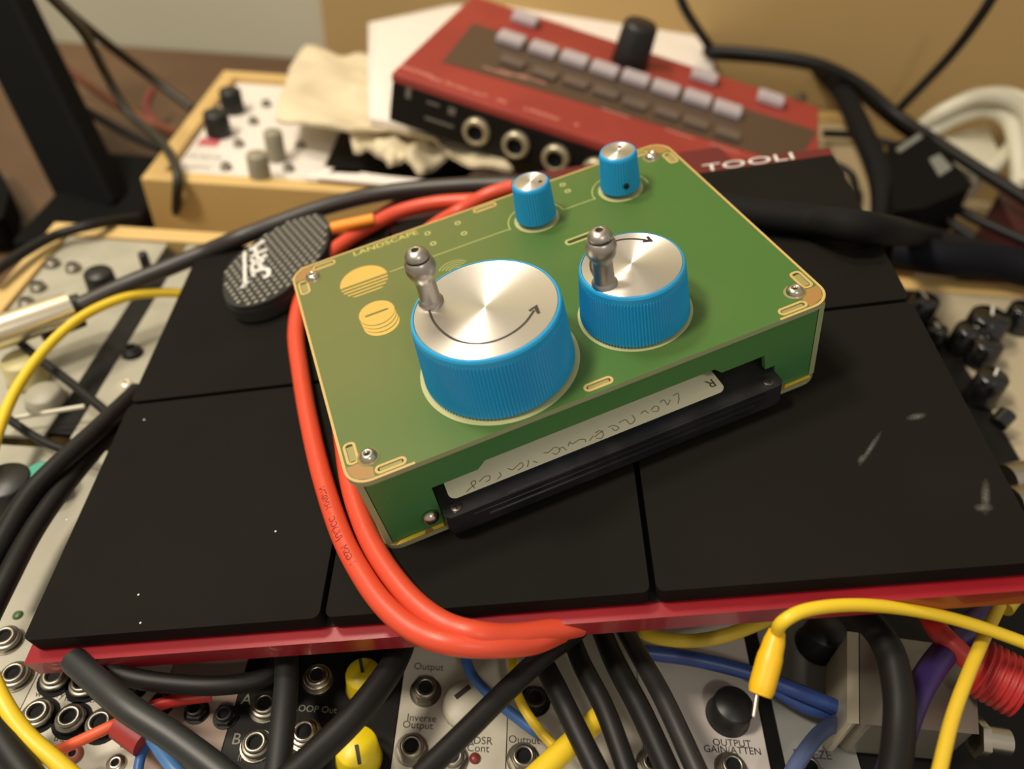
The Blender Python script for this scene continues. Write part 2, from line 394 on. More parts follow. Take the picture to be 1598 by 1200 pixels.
def spline2(pts, sub=6):
    P = [Vector((p[0], p[1])) for p in pts]; Q = [P[0] * 2 - P[1]] + P + [P[-1] * 2 - P[-2]]; out = []
    for i in range(1, len(Q) - 2):
        for k in range(sub):
            t = k / sub; a, b, c, d = Q[i - 1], Q[i], Q[i + 1], Q[i + 2]
            out.append(.5 * ((2 * b) + (c - a) * t + (2 * a - 5 * b + 4 * c - d) * t * t + (3 * b - a - 3 * c + d) * t ** 3))
    out.append(P[-1]); return out
def dial(name, x, y, ztop, ro, ri, teeth, hx, hy, arc, head, lab):
    k = MB(); ribbed(k, x, y, H_ + .8, ztop, ro + .95, ro, teeth, .38, 2.4, ri)
    kn = part(name, k, KB, pl, label=lab)
    d = MB(); d.lathe([(ri - .1, ztop - .9), (ri - .1, ztop - .12), (ri - .25, ztop - .05)], 96, 0, Tr(x, y), smooth=False); part('metal_disc', d, DISC, kn)
    a = MB(); a.ribbon(spline2(arc), .62, ztop - .05, ztop, 0); a.ribbon(head, .8, ztop - .05, ztop, 0)
    part('arrow', a, MARK, kn)
    h = MB(); z = ztop - .05
    h.lathe([(3.3, 0), (3.3, .5), (2.75, 1.0), (2.65, 1.4), (2.6, 7.2), (2.75, 8.0), (3.3, 8.9), (3.75, 10.0), (3.9, 11.3), (3.75, 12.5), (3.3, 13.5), (3.0, 13.8), (2.85, 13.9), (2.8, 14.3), (3.05, 14.4), (3.0, 14.9), (2.5, 15.8), (1.6, 16.4), (1.0, 16.55), (.9, 16.5), (.88, 15.6)],
            40, 0, Tr(hx, hy, z), mis=[0] * 11 + [1, 1, 1] + [0] * 5 + [1, 1])
    part('crank_handle', h, [ZINC, mat('socket_dark', (46, 40, 26), .6)], kn)
    return kn
bz, sz = 50.2, 46.8
ap = lambda q, z: (atp(q[0], q[1], z).x, atp(q[0], q[1], z).y)
hb = ap((673, 471), bz); hs = ap((943.5, 442), sz)
dial('large_dial', BX, BY, bz, 19.35, 18.2, 132, hb[0], hb[1], [ap(q, bz) for q in ((669, 482), (676, 500), (690, 517), (710, 530), (738, 536), (768, 533), (795, 522), (818, 505), (834, 484))],
     [ap(q, bz) for q in ((826, 485), (836, 478), (841, 489))], 'large blue ribbed dial with a crank handle')
dial('small_dial', SX, SY, sz, 13.9, 12.95, 106, hs[0], hs[1], [ap(q, sz) for q in ((927, 430), (922, 418), (923, 404), (935, 389), (960, 376), (985, 372.5), (1014, 375))],
     [ap(q, sz) for q in ((1010, 369), (1016, 375.5), (1003, 377))], 'smaller blue ribbed dial with a crank handle')
for (x, y), dot, hole in ((K3, (843, 283), False), (K4, (967, 229), True)):
    k = MB(); k.lathe([(3.2, H_), (3.2, H_ + 3)], 20, 1, Tr(x, y)); ribbed(k, x, y, H_ + 1.7, 44.2, 6.5, 5.9, 44, .22, .8, 5.1)
    kn = part('small_knob', k, [KB, GLOW], pl)
    d = MB(); d.lathe([(5.05, 43.2), (5.05, 44.1), (4.9, 44.15)], 48, 0, Tr(x, y), smooth=False); part('metal_cap', d, DISC, kn)
    q = atp(dot[0], dot[1], 44.2); m_ = MB(); m_.lathe([(.62, 44.1), (.62, 44.2)], 16, 0, Tr(q.x, q.y), smooth=False); part('pointer_dot', m_, MARK, kn)
    g = MB(); g.plate(circ(x, y, 7.2, 48), [circ(x, y, 4.2, 40)], H_, H_ + .2); part('knob_washer', g, mat('pale_board_ring', (170, 172, 122), .45), pl)
    if hole:
        q = Vector((x - .8, y - 6.6, 35.2)); s_ = MB(); s_.lathe([(.95, 0), (.95, .5)], 16, 0, Tr(q.x, q.y + .25, q.z) @ Rx(90)); part('set_screw', s_, HOLE, kn)

# ================================================================ CASSETTE (held in the player)
CZ = 10.5
ct = thing('cassette', 'smoky translucent cassette with cream handwritten label sticking out of the tape player', 'cassette', PM @ Tr(68, 26, 1.8))
SH = mat('smoked_plastic', (44, 42, 45), .24, 0, (30, 29, 33), 90, spec=.6, coat=.4)
s_ = MB(); cen = Tr(-68, -26, -1.8)
s_.prism(rrect(18.6, -4.7, 117.2, 58.4, 2.2), 3.4, CZ, 0, M=cen)
s_.prism(rrect(18.9, -4.3, 116.9, 58.1, 2.0), 2.2, 3.3, 0, M=cen)
s_.box(19.2, -4.1, 3.1, 116.6, 58, 3.6, 0, cen)
shell = part('shell', s_, SH, ct, bev=.5)
e_ = MB(); e_.box(30, -5.0, 5.6, 108, -4.6, 6.3, 0, cen); e_.box(26, -4.85, 8.2, 112, -4.6, 8.5, 0, cen); e_.box(36, -3.9, CZ, 102, -3.6, CZ + .15, 0, cen); part('edge_rib', e_, SH, shell)
lb = MB(); lb.prism(rrect(21.6, .6, 102.4, 40, 2.2), CZ, CZ + .12, M=cen); lab = part('label_sticker', lb, mat('cream_paper', (250, 244, 212), .6), ct, label='cream paper label with pencil writing')
hw = MB()
strokes = [[(728, 768), (734, 762), (742, 755), (741, 750), (735, 754), (741, 762)], [(748, 752), (756, 744), (764, 743), (764, 749), (758, 752)], [(776, 748), (782, 742), (779, 737)],
           [(792, 731), (800, 733), (806, 728), (814, 722), (816, 728), (808, 734)], [(823, 729), (825, 721), (824, 718)], [(832, 720), (839, 722)], [(848, 707), (856, 706), (866, 698), (874, 702), (868, 709), (862, 707)],
           [(872, 702), (878, 698), (884, 703)], [(887, 696), (889, 690), (893, 693), (898, 690), (905, 686), (913, 686), (914, 690)], [(928, 682), (935, 676), (942, 672)], [(929, 676), (936, 672), (942, 678), (938, 684), (930, 684)],
           [(949, 667), (958, 664), (966, 668), (960, 672), (955, 668)], [(966, 660), (976, 655), (984, 662), (991, 655), (986, 648)], [(1016, 640), (1022, 634), (1028, 636), (1026, 642), (1018, 642)], [(1030, 628), (1036, 624), (1042, 632), (1046, 624)],
           [(1050, 618), (1058, 614), (1060, 624)], [(1058, 630), (1060, 622)], [(920, 688), (926, 680)], [(1000, 646), (1006, 641), (1012, 645)]]
for st in strokes:
    P = [atp(x, y, CZ + .12) for x, y in st]
    hw.ribbon(spline2([(p.x, p.y) for p in P], 4) if len(P) > 2 else [(p.x, p.y) for p in P], .22, CZ + .12, CZ + .17, 0, M=cen)
part('handwriting', hw, mat('pencil', (128, 120, 96), .7), lab)
rl = MB(); q = atp(1109, 598, CZ + .12); rl.text('R', 4.2, cen @ Tr(q.x, q.y, CZ + .15) @ Rz(180), 0, .03); part('letter', rl, mat('label_print', (84, 78, 58), .6), lab, label='printed letter R, upside down')
for x in (22.4, 113.6):
    sc = MB(); sc.lathe([(1.65, CZ - .1), (1.65, CZ + .25), (1.4, CZ + .4)], 24, 0, cen @ Tr(x, -2.0)); sc.box(x - 1.0, -2.2, CZ + .3, x + 1.0, -1.8, CZ + .44, 1, cen); sc.box(x - .2, -3.0, CZ + .3, x + .2, -1.0, CZ + .44, 1, cen)
    part('screw', sc, [mat('dark_screw', (96, 88, 80), .35, .9), HOLE], ct)

# ================================================================ DRUM PAD CONTROLLER (under the player)
ANG = -20.3
CM = PM @ Tr(-97.5, 18.3, 0) @ Rz(ANG)
ctl = thing('drum_pad_controller', 'red drum pad controller with six square black rubber pads under the tape player', 'drum pad', CM)
RED = mat('red_housing', (150, 26, 36), .34, 0, (140, 22, 32), 30, .03, 900, coat=.2)
hs_ = MB()
hs_.prism([(-2.4, -3.5), (258, -3.5), (258, 184), (222, 184), (218, 196), (88, 198), (62, 176), (-2, 174)], -13.5, -6.5, 0)
hs_.prism([(.5, .5), (256, .5), (256, 176), (.5, 172)], -6.6, -6.0, 2)
hs_.prism([(10, 8), (262, 8), (262, 170), (10, 170)], -22, -13.5, 3)
housing = part('housing', hs_, [RED, BLACKM, HOLE, mat('dark_red_housing', (70, 18, 22), .5)], ctl, bev=1.2)
rb = MB(); rb.prism([(64, 174.5), (257.5, 177), (257.5, 184), (221, 184.5), (217, 196), (88, 197), (66, 178)], -6.5, -2.2, 0); part('rear_strip', rb, mat('maroon_housing', (92, 22, 26), .4), ctl, bev=1)
PADM = mat('pad_rubber', (25, 23, 19), .75, 0, (21, 19, 16), 12, .12, 2500, spec=.08)
pd = PADM.node_tree
def scuffs():
    m = PADM.copy(); m.name = 'pad_rubber_scuffed'; nt = m.node_tree; b = nt.nodes['Principled BSDF']
    old = b.inputs['Base Color'].links[0].from_socket; tc = [n for n in nt.nodes if n.type == 'TEX_COORD'][0]
    tot = None
    K = rootmat(ctl).inverted()
    Pm = PM
    for px, py, rx, ry, an in ((1430, 650, 3.0, 1.3, 10), (1358, 700, 7.5, .8, 50), (1345, 716, 2, 1.0, 50), (1538, 775, 1.2, 6, -22), (1535, 792, 2.4, 1.4, 0)):
        p = K @ (Pm @ atp(px, py, 0)) * MM
        mp = nt.nodes.new('ShaderNodeMapping'); mp.vector_type = 'TEXTURE'; mp.inputs['Location'].default_value = p; mp.inputs['Scale'].default_value = (rx * MM, ry * MM, 1)
        mp.inputs['Rotation'].default_value = (0, 0, math.radians(an)); nt.links.new(tc.outputs['Object'], mp.inputs['Vector'])
        g = nt.nodes.new('ShaderNodeTexGradient'); g.gradient_type = 'SPHERICAL'; nt.links.new(mp.outputs[0], g.inputs['Vector'])
        if tot is None: tot = g.outputs['Fac']
        else:
            a = nt.nodes.new('ShaderNodeMath'); a.operation = 'MAXIMUM'; nt.links.new(tot, a.inputs[0]); nt.links.new(g.outputs['Fac'], a.inputs[1]); tot = a.outputs[0]
    nz = nt.nodes.new('ShaderNodeTexNoise'); nz.inputs['Scale'].default_value = 1400; nt.links.new(tc.outputs['Object'], nz.inputs['Vector'])
    mu = nt.nodes.new('ShaderNodeMath'); mu.operation = 'MULTIPLY'; nt.links.new(tot, mu.inputs[0]); nt.links.new(nz.outputs['Fac'], mu.inputs[1])
    mx = nt.nodes.new('ShaderNodeMix'); mx.data_type = 'RGBA'; m3 = nt.nodes.new('ShaderNodeMath'); m3.operation = 'MULTIPLY'; m3.inputs[1].default_value = .5; nt.links.new(mu.outputs[0], m3.inputs[0]); nt.links.new(m3.outputs[0], mx.inputs[0]); nt.links.new(old, mx.inputs[6]); mx.inputs[7].default_value = lin((150, 146, 140))
    nt.links.new(mx.outputs[2], b.inputs['Base Color']); return m
SCF = scuffs()
xs = [(0, 82.6), (84.2, 166.2), (167.8, 256.4)]; split = (84, 86.5, 90); tops = (169, 171.5, 175.5)
for i, (a0, a1) in enumerate(xs):
    for j in range(2):
        b0, b1 = (0, split[i]) if j == 0 else (split[i] + 1.6, tops[i])
        pdm = MB(); pdm.prism(rrect(a0, b0, a1, b1, 2.0, 4), -6.5, 0)
        part('pad', pdm, SCF if (i == 2 and j == 0) else PADM, ctl, bev=1.3, seg=3)
lg = MB(); q = CM.inverted() @ (PM @ atp(1160, 253, -2)); lg.text('TOOLI', 9.2, Tr(q.x + 2, q.y - .5, -2.1) @ Matrix.Diagonal((1.3, .75, 1, 1)), 0, .08)
part('lettering', lg, WHITE, ctl, label='white block letters along the rear strip')
# white dust specks on the rubber
for px, py in ((430, 829), (216, 928), (219, 972), (104, 811), (225, 655)):
    ds = MB(); p = atp(px, py, .05); ds.lathe([(.32, 0), (.28, .1)], 8, 0, PM @ Tr(p.x, p.y, .01)); part('dust_speck', ds, WHITE, ctl, 'world')

# ================================================================ cable helper
def cable(name, label, pts, r, m, cat='cable', group='loose cables round the equipment', space='w', seg=12, sub=8):
    """pts: (px, py, z); space w = level planes, p = planes of the player frame"""
    P = [(PM @ atp(*p[:3]) if len(p) == 4 else at(*p)) if space == 'w' else PM @ atp(*p) for p in pts]
    mb = MB(); mb.tube(P, r, seg, 0, sub); o = solo(name, mb, m, label, cat, group); o_path = mb.path; o_fr = mb.frames
    return o, o_path, o_fr
# orange coil on the pads
octh = thing('orange_cable', 'bright orange cable coiled round the left side of the tape player', 'cable', PM @ Tr(-13, 40, 0))
P1 = [(875, 985, -11), (830, 1003, -6), (770, 1008, 0), (702, 1003, 3.2), (648, 984, 3.3), (603, 948, 3.3), (567, 900, 3.2), (533, 835, 3), (503, 745, 3), (483, 660, 3), (469, 580, 3), (462, 520, 3), (470, 470, 3), (492, 425, 3), (512, 399, 3), (545, 373, 3), (582, 351, 3), (625, 330, 3), (680, 317, 3), (740, 313, 3), (800, 311, 3)]
P3 = [(640, 385, 3), (680, 352, 3), (716, 330, 3.4), (760, 305, 8), (800, 292, 9)]
P2 = [(905, 975, -12), (860, 984, -8), (800, 992, -2), (745, 988, 2.8), (696, 974, 3), (652, 944, 3), (613, 900, 3), (581, 850, 2.8), (560, 800, 2.8), (547, 755, 2.8), (538, 700, 2.8), (530, 640, 2.8)]
oc = MB(); oc.tube([PM @ atp(*p) for p in P1], 2.95, 16, 0, 10); path, frm = oc.path, oc.frames
oc1 = part('cable_run', oc, ORG, octh, 'world')
oc = MB(); oc.tube([PM @ atp(*p) for p in P2], 2.95, 16, 0, 10); part('cable_run', oc, ORG, octh, 'world')
oc = MB(); oc.tube([PM @ atp(*p) for p in P3], 2.95, 16, 0, 10); part('cable_run', oc, ORG, octh, 'world')
def wrap_text(txt, size, path, frm, i0, ang, r, mat_, parent, flip=False):
    """lettering bent round a cable"""
    L = [0]
    for i in range(1, len(path)): L.append(L[-1] + (path[i] - path[i - 1]).length)
    tm = MB(); tm.text(txt, size, Matrix.Identity(4), 0, .03, 'LEFT'); out = MB(); vs = []
    for v in tm.v:
        sgn = -1 if flip else 1
        sl = L[i0] + sgn * v.x; k = max(0, min(len(L) - 2, next((i for i in range(len(L) - 1) if L[i + 1] > sl), len(L) - 2))); t = (sl - L[k]) / (L[k + 1] - L[k])
        c = path[k].lerp(path[k + 1], t); tn, u, w_ = frm[k]; a = math.radians(ang) + sgn * v.y / r
        vs.append(c + (u * math.cos(a) + w_ * math.sin(a)) * (r + .03 + v.z))
    out.add(vs, tm.f); return part('lettering', out, mat_, parent, 'world')
INKR = mat('red_ink', (120, 24, 16), .6)
wrap_text('1 GSM   (UL)CC    HM07N', 2.6, path, frm, 62, -30, 2.95, INKR, oc1)

# grey ribbed rubber tag
GR = mat('grey_rubber', (138, 134, 122), .6)
o_px = [(346, 452), (349, 425), (366, 400), (396, 376), (430, 354), (465, 339), (497, 332), (510, 342), (513, 362), (508, 386), (490, 412), (462, 438), (434, 460), (400, 475), (368, 478), (351, 468)]
TZ = 9.0
op_ = [atp(x, y, TZ) for x, y in o_px]; sp = spline2([(p.x, p.y) for p in op_] + [(op_[0].x, op_[0].y)], 4)[:-1]
cxg = sum(p[0] for p in sp) / len(sp); cyg = sum(p[1] for p in sp) / len(sp)
tagt = thing('rubber_case', 'oval grey knobbly rubber case with white lettering lying left of the tape player', 'rubber case', PM @ Tr(cxg, cyg, 0))
LM = Tr(-cxg, -cyg, 0)
g1 = MB(); g1.prism(sp, .1, TZ - 2.6, M=LM); part('base', g1, mat('dark_rubber', (36, 35, 32), .6), tagt, bev=1.5)
g2 = MB(); g2.prism([(cxg + (x - cxg) * .99, cyg + (y - cyg) * .99) for x, y in sp], TZ - 2.6, TZ - .4, M=LM); gtop = part('top_cover', g2, mat('grey_rubber_base', (34, 33, 30), .8), tagt, bev=.6)
from mathutils.geometry import intersect_point_tri_2d
def inside(p, poly):
    c = False; j = len(poly) - 1
    for i in range(len(poly)):
        a, b = poly[i], poly[j]
        if (a[1] > p[1]) != (b[1] > p[1]) and p[0] < (b[0] - a[0]) * (p[1] - a[1]) / (b[1] - a[1]) + a[0]: c = not c
        j = i
    return c
g3 = MB(); ax = (Vector((op_[6].x, op_[6].y)) - Vector((op_[14].x, op_[14].y))).normalized(); an = math.degrees(math.atan2(ax.y, ax.x))
for i in range(-12, 13):
    for j in range(-9, 10):
        u, v = i * 3.1 + (j % 2) * 1.55, j * 2.3
        p = Vector((cxg, cyg)) + ax * u + Vector((-ax.y, ax.x)) * v
        q2 = Vector((cxg, cyg)) + (p - Vector((cxg, cyg))) * 1.05
        if not inside(q2, sp): continue
        g3.prism([(-.95, 0), (-.5, -.62), (.55, -.62), (.95, 0), (.5, .62), (-.55, .62)], TZ - .5, TZ + .1, M=LM @ Tr(p.x, p.y) @ Rz(an))
part('knobbly_texture', g3, GR, gtop)
lw = MB()
for st, wd in (([(382, 394), (383, 447)], 1.15), ([(377, 450), (388, 440)], 1.1), ([(413, 376), (398, 386), (390, 392)], 1.3), ([(417, 390), (402, 396), (392, 402)], 1.3), ([(398, 388), (404, 404), (417, 398)], 1.2),
               ([(392, 406), (404, 412), (412, 405)], 1.4), ([(393, 418), (400, 408), (410, 420)], 1.3), ([(392, 428), (405, 422), (418, 421), (419, 430), (411, 434)], 1.5), ([(396, 432), (394, 416)], 1.2)):
    P = [atp(x, y, TZ) for x, y in st]; lw.ribbon(spline2([(p.x, p.y) for p in P], 4) if len(P) > 2 else [(p.x, p.y) for p in P], wd * 1.15, TZ, TZ + .35, M=LM)
part('lettering', lw, WHITE, gtop)
sq = [(518, 356, 8), (550, 349, 8), (584, 342, 8)]
g4 = MB(); g4.tube([PM @ atp(*p) for p in sq], 2.2, 10, 0, 4); part('strap', g4, mat('orange_fabric', (250, 150, 40), .6), tagt, 'world', label='bright orange strap end')

# ================================================================ RACKS AND MODULES  (world axes run along the rack)
def case(label, x0, y0, x1, y1, rim, ztop, zin, zb, wallf=None):
    t = thing('wooden_case', label, 'synthesizer case', Tr((x0 + x1) / 2, (y0 + y1) / 2, zb), 'wooden synthesizer cases')
    for a, b, c, d in ((x0, y0, x1, y0 + rim), (x0, y1 - rim, x1, y1), (x0, y0 + rim, x0 + rim, y1 - rim), (x1 - rim, y0 + rim, x1, y1 - rim)):
        m = MB(); m.box(a, b, zb, c, d, ztop); part('side_board', m, WOOD, t, 'world', bev=1.0)
    m = MB(); m.box(x0 + rim, y0 + rim, zb, x1 - rim, y1 - rim, zb + 6); part('base_board', m, WOOD, t, 'world')
    return t
RK = -45.0
case('long pale wooden synthesizer case under the drum pad controller', -200, -150, 300, 214, 10, -43.5, RK, LVL)
case('pale wooden synthesizer case behind, holding white panel and papers', -173, 257, 262, 407, 10, -41, RK, LVL)

HEX = [(math.cos(math.radians(60 * k)), math.sin(math.radians(60 * k))) for k in range(6)]
def jack(mod, x, y, z=RK, r=4.0, hexn=True, nutm=STEELD, dark=False):
    m = MB(); K = Tr(x, y, z)
    m.lathe([(r * (1.3 if dark else 1.15), 0), (r * (1.3 if dark else 1.15), .4)], 24, 1 if dark else 0, K, smooth=False)
    if hexn: m.prism([(r * a, r * b) for a, b in HEX], .4, 2.2, 0, M=K)
    else: m.lathe([(r, .4), (r, 2.0), (r * .9, 2.3)], 28, 0, K)
    m.lathe([(r * .78, 2.2), (r * .78, 3.0), (r * .7, 3.4), (r * .5, 3.4), (r * .48, 2.36)], 24, 0, K, mis=[0, 0, 0, 1, 1])
    return part('jack_socket', m, [nutm, HOLE], mod, 'world')
def knob(mod, x, y, r, h, m_, capm=None, z=RK, point=None, name='knob', skirt=True):
    m = MB(); K = Tr(x, y, z); m.lathe([(r * (1.08 if skirt else 1), .3), (r, 1.6), (r * .95, h - .8), (r * .86, h)], 32, 0, K)
    k = part(name, m, m_, mod, 'world')
    if capm: c = MB(); c.lathe([(r * .8, h), (r * .8, h + .25)], 28, 0, K, smooth=False); part('cap', c, capm, k, 'world')
    if point is not None:
        c = MB(); c.box(-.45, 0, h + .02, .45, r * .85, h + .4, 0, K @ Rz(point)); part('pointer_line', c, WHITE if m_ is not YELK else MARK, k, 'world')
    return k
YELK = mat('yellow_knob', (222, 196, 24), .4)
def module(name, label, x0, x1, y0, y1, m_, z=RK, th=1.8, group='modules in the wooden cases', cat='synthesizer module'):
    t = thing(name, label, cat, Tr((x0 + x1) / 2, (y0 + y1) / 2, z - th), group)
    m = MB(); m.box(x0 + .15, y0, z - th, x1 - .15, y1, z); part('panel', m, m_, t, 'world')
    return t
def letters(mod, items, m_=None, z=RK):
    m = MB()
    for txt, (px, py), size in items:
        p = at(px, py, z); m.text(txt, size, Tr(p.x, p.y, z + .05), 0, .03)
    part('lettering', m, m_ or INK, mod, 'world')
def J(mod, px, py, **k): p = at(px, py, RK + 2); jack(mod, p.x, p.y, **k)
def KN(mod, px, py, r, h, m_, **k): p = at(px, py, RK + h); return knob(mod, p.x, p.y, r, h, m_, **k)
XL = lambda px, py: at(px, py, RK).x
YL = lambda px, py: at(px, py, RK).y
yA0, yA1 = -135.0, 68.0
def screw_(mod, px, py, m_=STEEL):
    p = at(px, py, RK); m = MB(); m.lathe([(2.6, 0), (2.4, .9), (1.4, 1.3), (.9, 1.3), (.8, .9)], 20, 0, Tr(p.x, p.y, RK), mis=[0, 0, 0, 1, 1]); part('screw', m, [m_, HOLE], mod, 'world')
xs_ = [-190, XL(45, 1080), XL(222, 1170), XL(352, 1150), XL(436, 1150), XL(623, 1100), XL(791, 1150), XL(1003, 1150), XL(1193, 1150), XL(1216, 1150), XL(1330, 1150), 290]
a0 = module('synth_module', 'grey module with socket at the lower left edge, left of the white socket panel', xs_[0], xs_[1], yA0, yA1, ALUG)
J(a0, 22, 1052, hexn=False); J(a0, 8, 995, hexn=False); g = MB(); p = at(28, 960); g.lathe([(1.6, 0), (1.2, .6)], 16, 0, Tr(p.x, p.y, RK)); part('indicator_light', g, mat('green_led', (70, 96, 50), .4), a0, 'world')
a1 = module('synth_module', 'cream white module with a grid of sockets below the red housing at left', xs_[1], xs_[2], yA0, yA1, ALU)
for px, py in ((85, 1056), (130, 1066), (58, 1112), (109, 1120), (156, 1128)): J(a1, px, py, hexn=False, dark=True)
letters(a1, [('wet/dry', (78, 1084), 2.6), ('feedback', (127, 1091), 2.6), ('trigger', (103, 1153), 2.4), ('time', (200, 1163), 2.4)]); screw_(a1, 115, 1178, mat('pink_screw', (150, 84, 70), .4)); screw_(a1, 182, 1192)
a2 = module('synth_module', 'narrow pale module with small dark sockets behind the thick black cable', xs_[2], xs_[3], yA0, yA1, mat('rose_panel', (150, 128, 112), .5))
for px, py in ((180, 1060), (208, 1070), (305, 1107), (350, 1115), (250, 1095)): J(a2, px, py, r=3, nutm=BLACKP)
letters(a2, [('2', (287, 1186), 3.6), ('OUT', (293, 1198), 2.6)])
a3 = module('synth_module', 'black module with sockets lettered A and B', xs_[3], xs_[4], yA0, yA1, BLKPAN)
J(a3, 413, 1100, hexn=False, r=3.9); J(a3, 399, 1160, hexn=False, r=3.9); letters(a3, [('A', (385, 1092), 4.4), ('B', (369, 1154), 4.4), ('INPUT', (392, 1184), 2.6)], mat('grey_print', (130, 126, 110), .6))
a4 = module('synth_module', 'black module with two yellow knobs beneath the controller', xs_[4], xs_[5], yA0, yA1, BLKPAN)
J(a4, 495, 1056, hexn=False, nutm=STEEL); J(a4, 475, 1143, hexn=False, nutm=STEEL); letters(a4, [('LOOP Out', (492, 1107), 2.7)], mat('grey_print', (130, 126, 110), .6))
KN(a4, 566, 1050, 5.2, 9, YELK, point=20); KN(a4, 556, 1163, 6.0, 9, YELK, point=200)
a5 = module('synth_module', 'silver module with Output and Inverse Output sockets', xs_[5], xs_[6], yA0, yA1, ALU)
J(a5, 664, 1075, nutm=STEELD); J(a5, 642, 1166, nutm=STEELD); J(a5, 705, 1180)
letters(a5, [('Output', (669, 1041), 3.0), ('Inverse', (658, 1121), 2.9), ('Output', (652, 1132), 2.9), ('ADSR', (748, 1156), 3.0), ('Cont', (746, 1168), 3.0), ('M', (722, 1198), 3.0)])
g = MB(); p = at(741, 1184); g.lathe([(1.5, 0), (1.5, .6), (.9, 1.3)], 20, 0, Tr(p.x, p.y, RK)); part('indicator_light', g, mat('red_led', (120, 44, 40), .4), a5, 'world')
kk = KN(a5, 728, 1096, 7.0, 3, ALU, skirt=False); g = MB(); p = at(722, 1080, RK + 3); g.box(-.7, -2.6, 0, .7, 2.6, .3, 0, Tr(p.x, p.y, RK + 3) @ Rz(-48)); part('pointer_line', g, MARK, kk, 'world')
a6 = module('synth_module', 'silver module with Output socket between yellow and black cables', xs_[6], xs_[7], yA0, yA1, ALU)
J(a6, 817, 1181); J(a6, 835, 1090, nutm=BLACKP); J(a6, 1019, 1190, nutm=STEELD); letters(a6, [('Output', (818, 1155), 3.0)])
a7 = module('synth_module', 'pale module lettered OUTPUT GAIN/ATTEN under the yellow plug', xs_[7], xs_[8], yA0, yA1, mat('white_panel', (196, 188, 180), .5))
KN(a7, 1146, 1098, 6.0, 8, BLACKP); J(a7, 1143, 1196); letters(a7, [('OUTPUT', (1142, 1160), 2.8), ('GAIN/ATTEN', (1143, 1171), 2.8)], mat('black_print', (30, 28, 26), .6))
a75 = module('blank_panel', 'narrow black blank panel right of the OUTPUT GAIN/ATTEN module', xs_[8], xs_[9], yA0, yA1, BLKPAN, cat='blank panel')
a8 = module('synth_module', 'grey module lettered FREEZE beside the silver metal box', xs_[9], xs_[10], yA0, yA1, mat('slate_panel', (136, 136, 132), .5))
letters(a8, [('FREEZE', (1268, 1178), 3.4)]); J(a8, 1262, 1199); KN(a8, 1292, 982, 6.5, 10, BLACKP)
a9 = module('blank_panel', 'wide dark panel under the silver metal box at the lower right', xs_[10], 290, yA0, yA1, BLKPAN, cat='blank panel')
# row B: left
yB0, yB1 = 73.0, 203.0
b1 = module('synth_module', 'beige module with knobs and sockets in the left corner of the case', -189, XL(140, 570), yB0, yB1, ALUG)
for px, py in ((80, 408), (58, 445), (40, 470), (113, 415)): J(b1, px, py, hexn=False, r=3.2)
KN(b1, 152, 424, 6.5, 10, BLACKP); KN(b1, 222, 395, 2.2, 14, BLACKP); KN(b1, 5, 748, 8.5, 12, BLACKP)
tk = KN(b1, 62, 738, 6.0, 11, BLACKP, capm=mat('teal_cap', (60, 150, 128), .45), name='teal_capped_knob')
KN(b1, 30, 560, 7.5, 11, mat('cream_knob', (190, 180, 130), .5)); KN(b1, 66, 612, 7.0, 5, ALUG, skirt=True)
b15 = module('blank_panel', 'narrow black blank strip left of the controller', XL(140, 570), XL(178, 570), yB0 + 2, yB1 - 8, BLKPAN, cat='blank panel')
b2 = module('synth_module', 'silver module with bright mounting screw at the left edge of the controller', XL(178, 570), -75, yB0, yB1, ALUG)
screw_(b2, 197, 600, mat('bright_screw', (250, 240, 215), .25, .6)); J(b2, 205, 546, hexn=False, r=3.8, nutm=BLACKP)
b3 = module('blank_panel', 'long grey panel hidden beneath the controller', -75, 150, yB0, yB1, ALUG, cat='blank panel')
# row B: right
b4 = module('synth_module', 'dark narrow module with shiny black knobs at the right edge of the controller', 150, XL(1500, 560), yB0, yB1 + 1, BLKPAN)
GLK = mat('glossy_black', (12, 12, 13), .12, spec=.8)
KN(b4, 1447, 466, 6.5, 12, GLK, point=10); KN(b4, 1466, 512, 4.5, 10, GLK, point=10)
b5 = module('synth_module', 'beige module with a column of glossy black knobs at the right edge', XL(1500, 560), 289, yB0, yB1 + 1, mat('beige_panel', (170, 158, 132), .5))
for px, py, r, h, pt in ((1548, 492, 9, 15, -25), (1518, 512, 7, 12, None), (1552, 586, 6.6, 14, -35), (1602, 480, 7, 12, None), (1545, 535, 6.5, 12, None)): KN(b5, px, py, r, h, GLK, point=pt)
g = MB(); p = at(1557, 662, RK + 8); q = at(1573, 645, RK + 11); g.tube([(p.x, p.y, p.z), (q.x, q.y, q.z)], 3.6, 14); part('toggle_switch', g, GLK, b5, 'world')
for px, py in ((1560, 735), (1596, 737)):
    g = MB(); p = at(px, py); g.lathe([(3, 0), (3, .3)], 20, 0, Tr(p.x, p.y, RK)); part('mounting_hole', g, HOLE, b5, 'world')
cp = MB(); cp.tube([at(1566, 752, -30), at(1600, 746, -30)], 6.5, 18); cp.tube([at(1575, 790, -30), at(1610, 785, -30)], 7.0, 18); solo('metal_plug', cp, STEEL, 'chrome plug at the right edge beside the corner of the controller', 'plug')
pn = MB(); pn.tube([at(23, 652, -38), at(132, 634, -36)], .9, 8); solo('plastic_stick', pn, WHTC, 'thin pale stick lying on the modules at the left', 'stick')

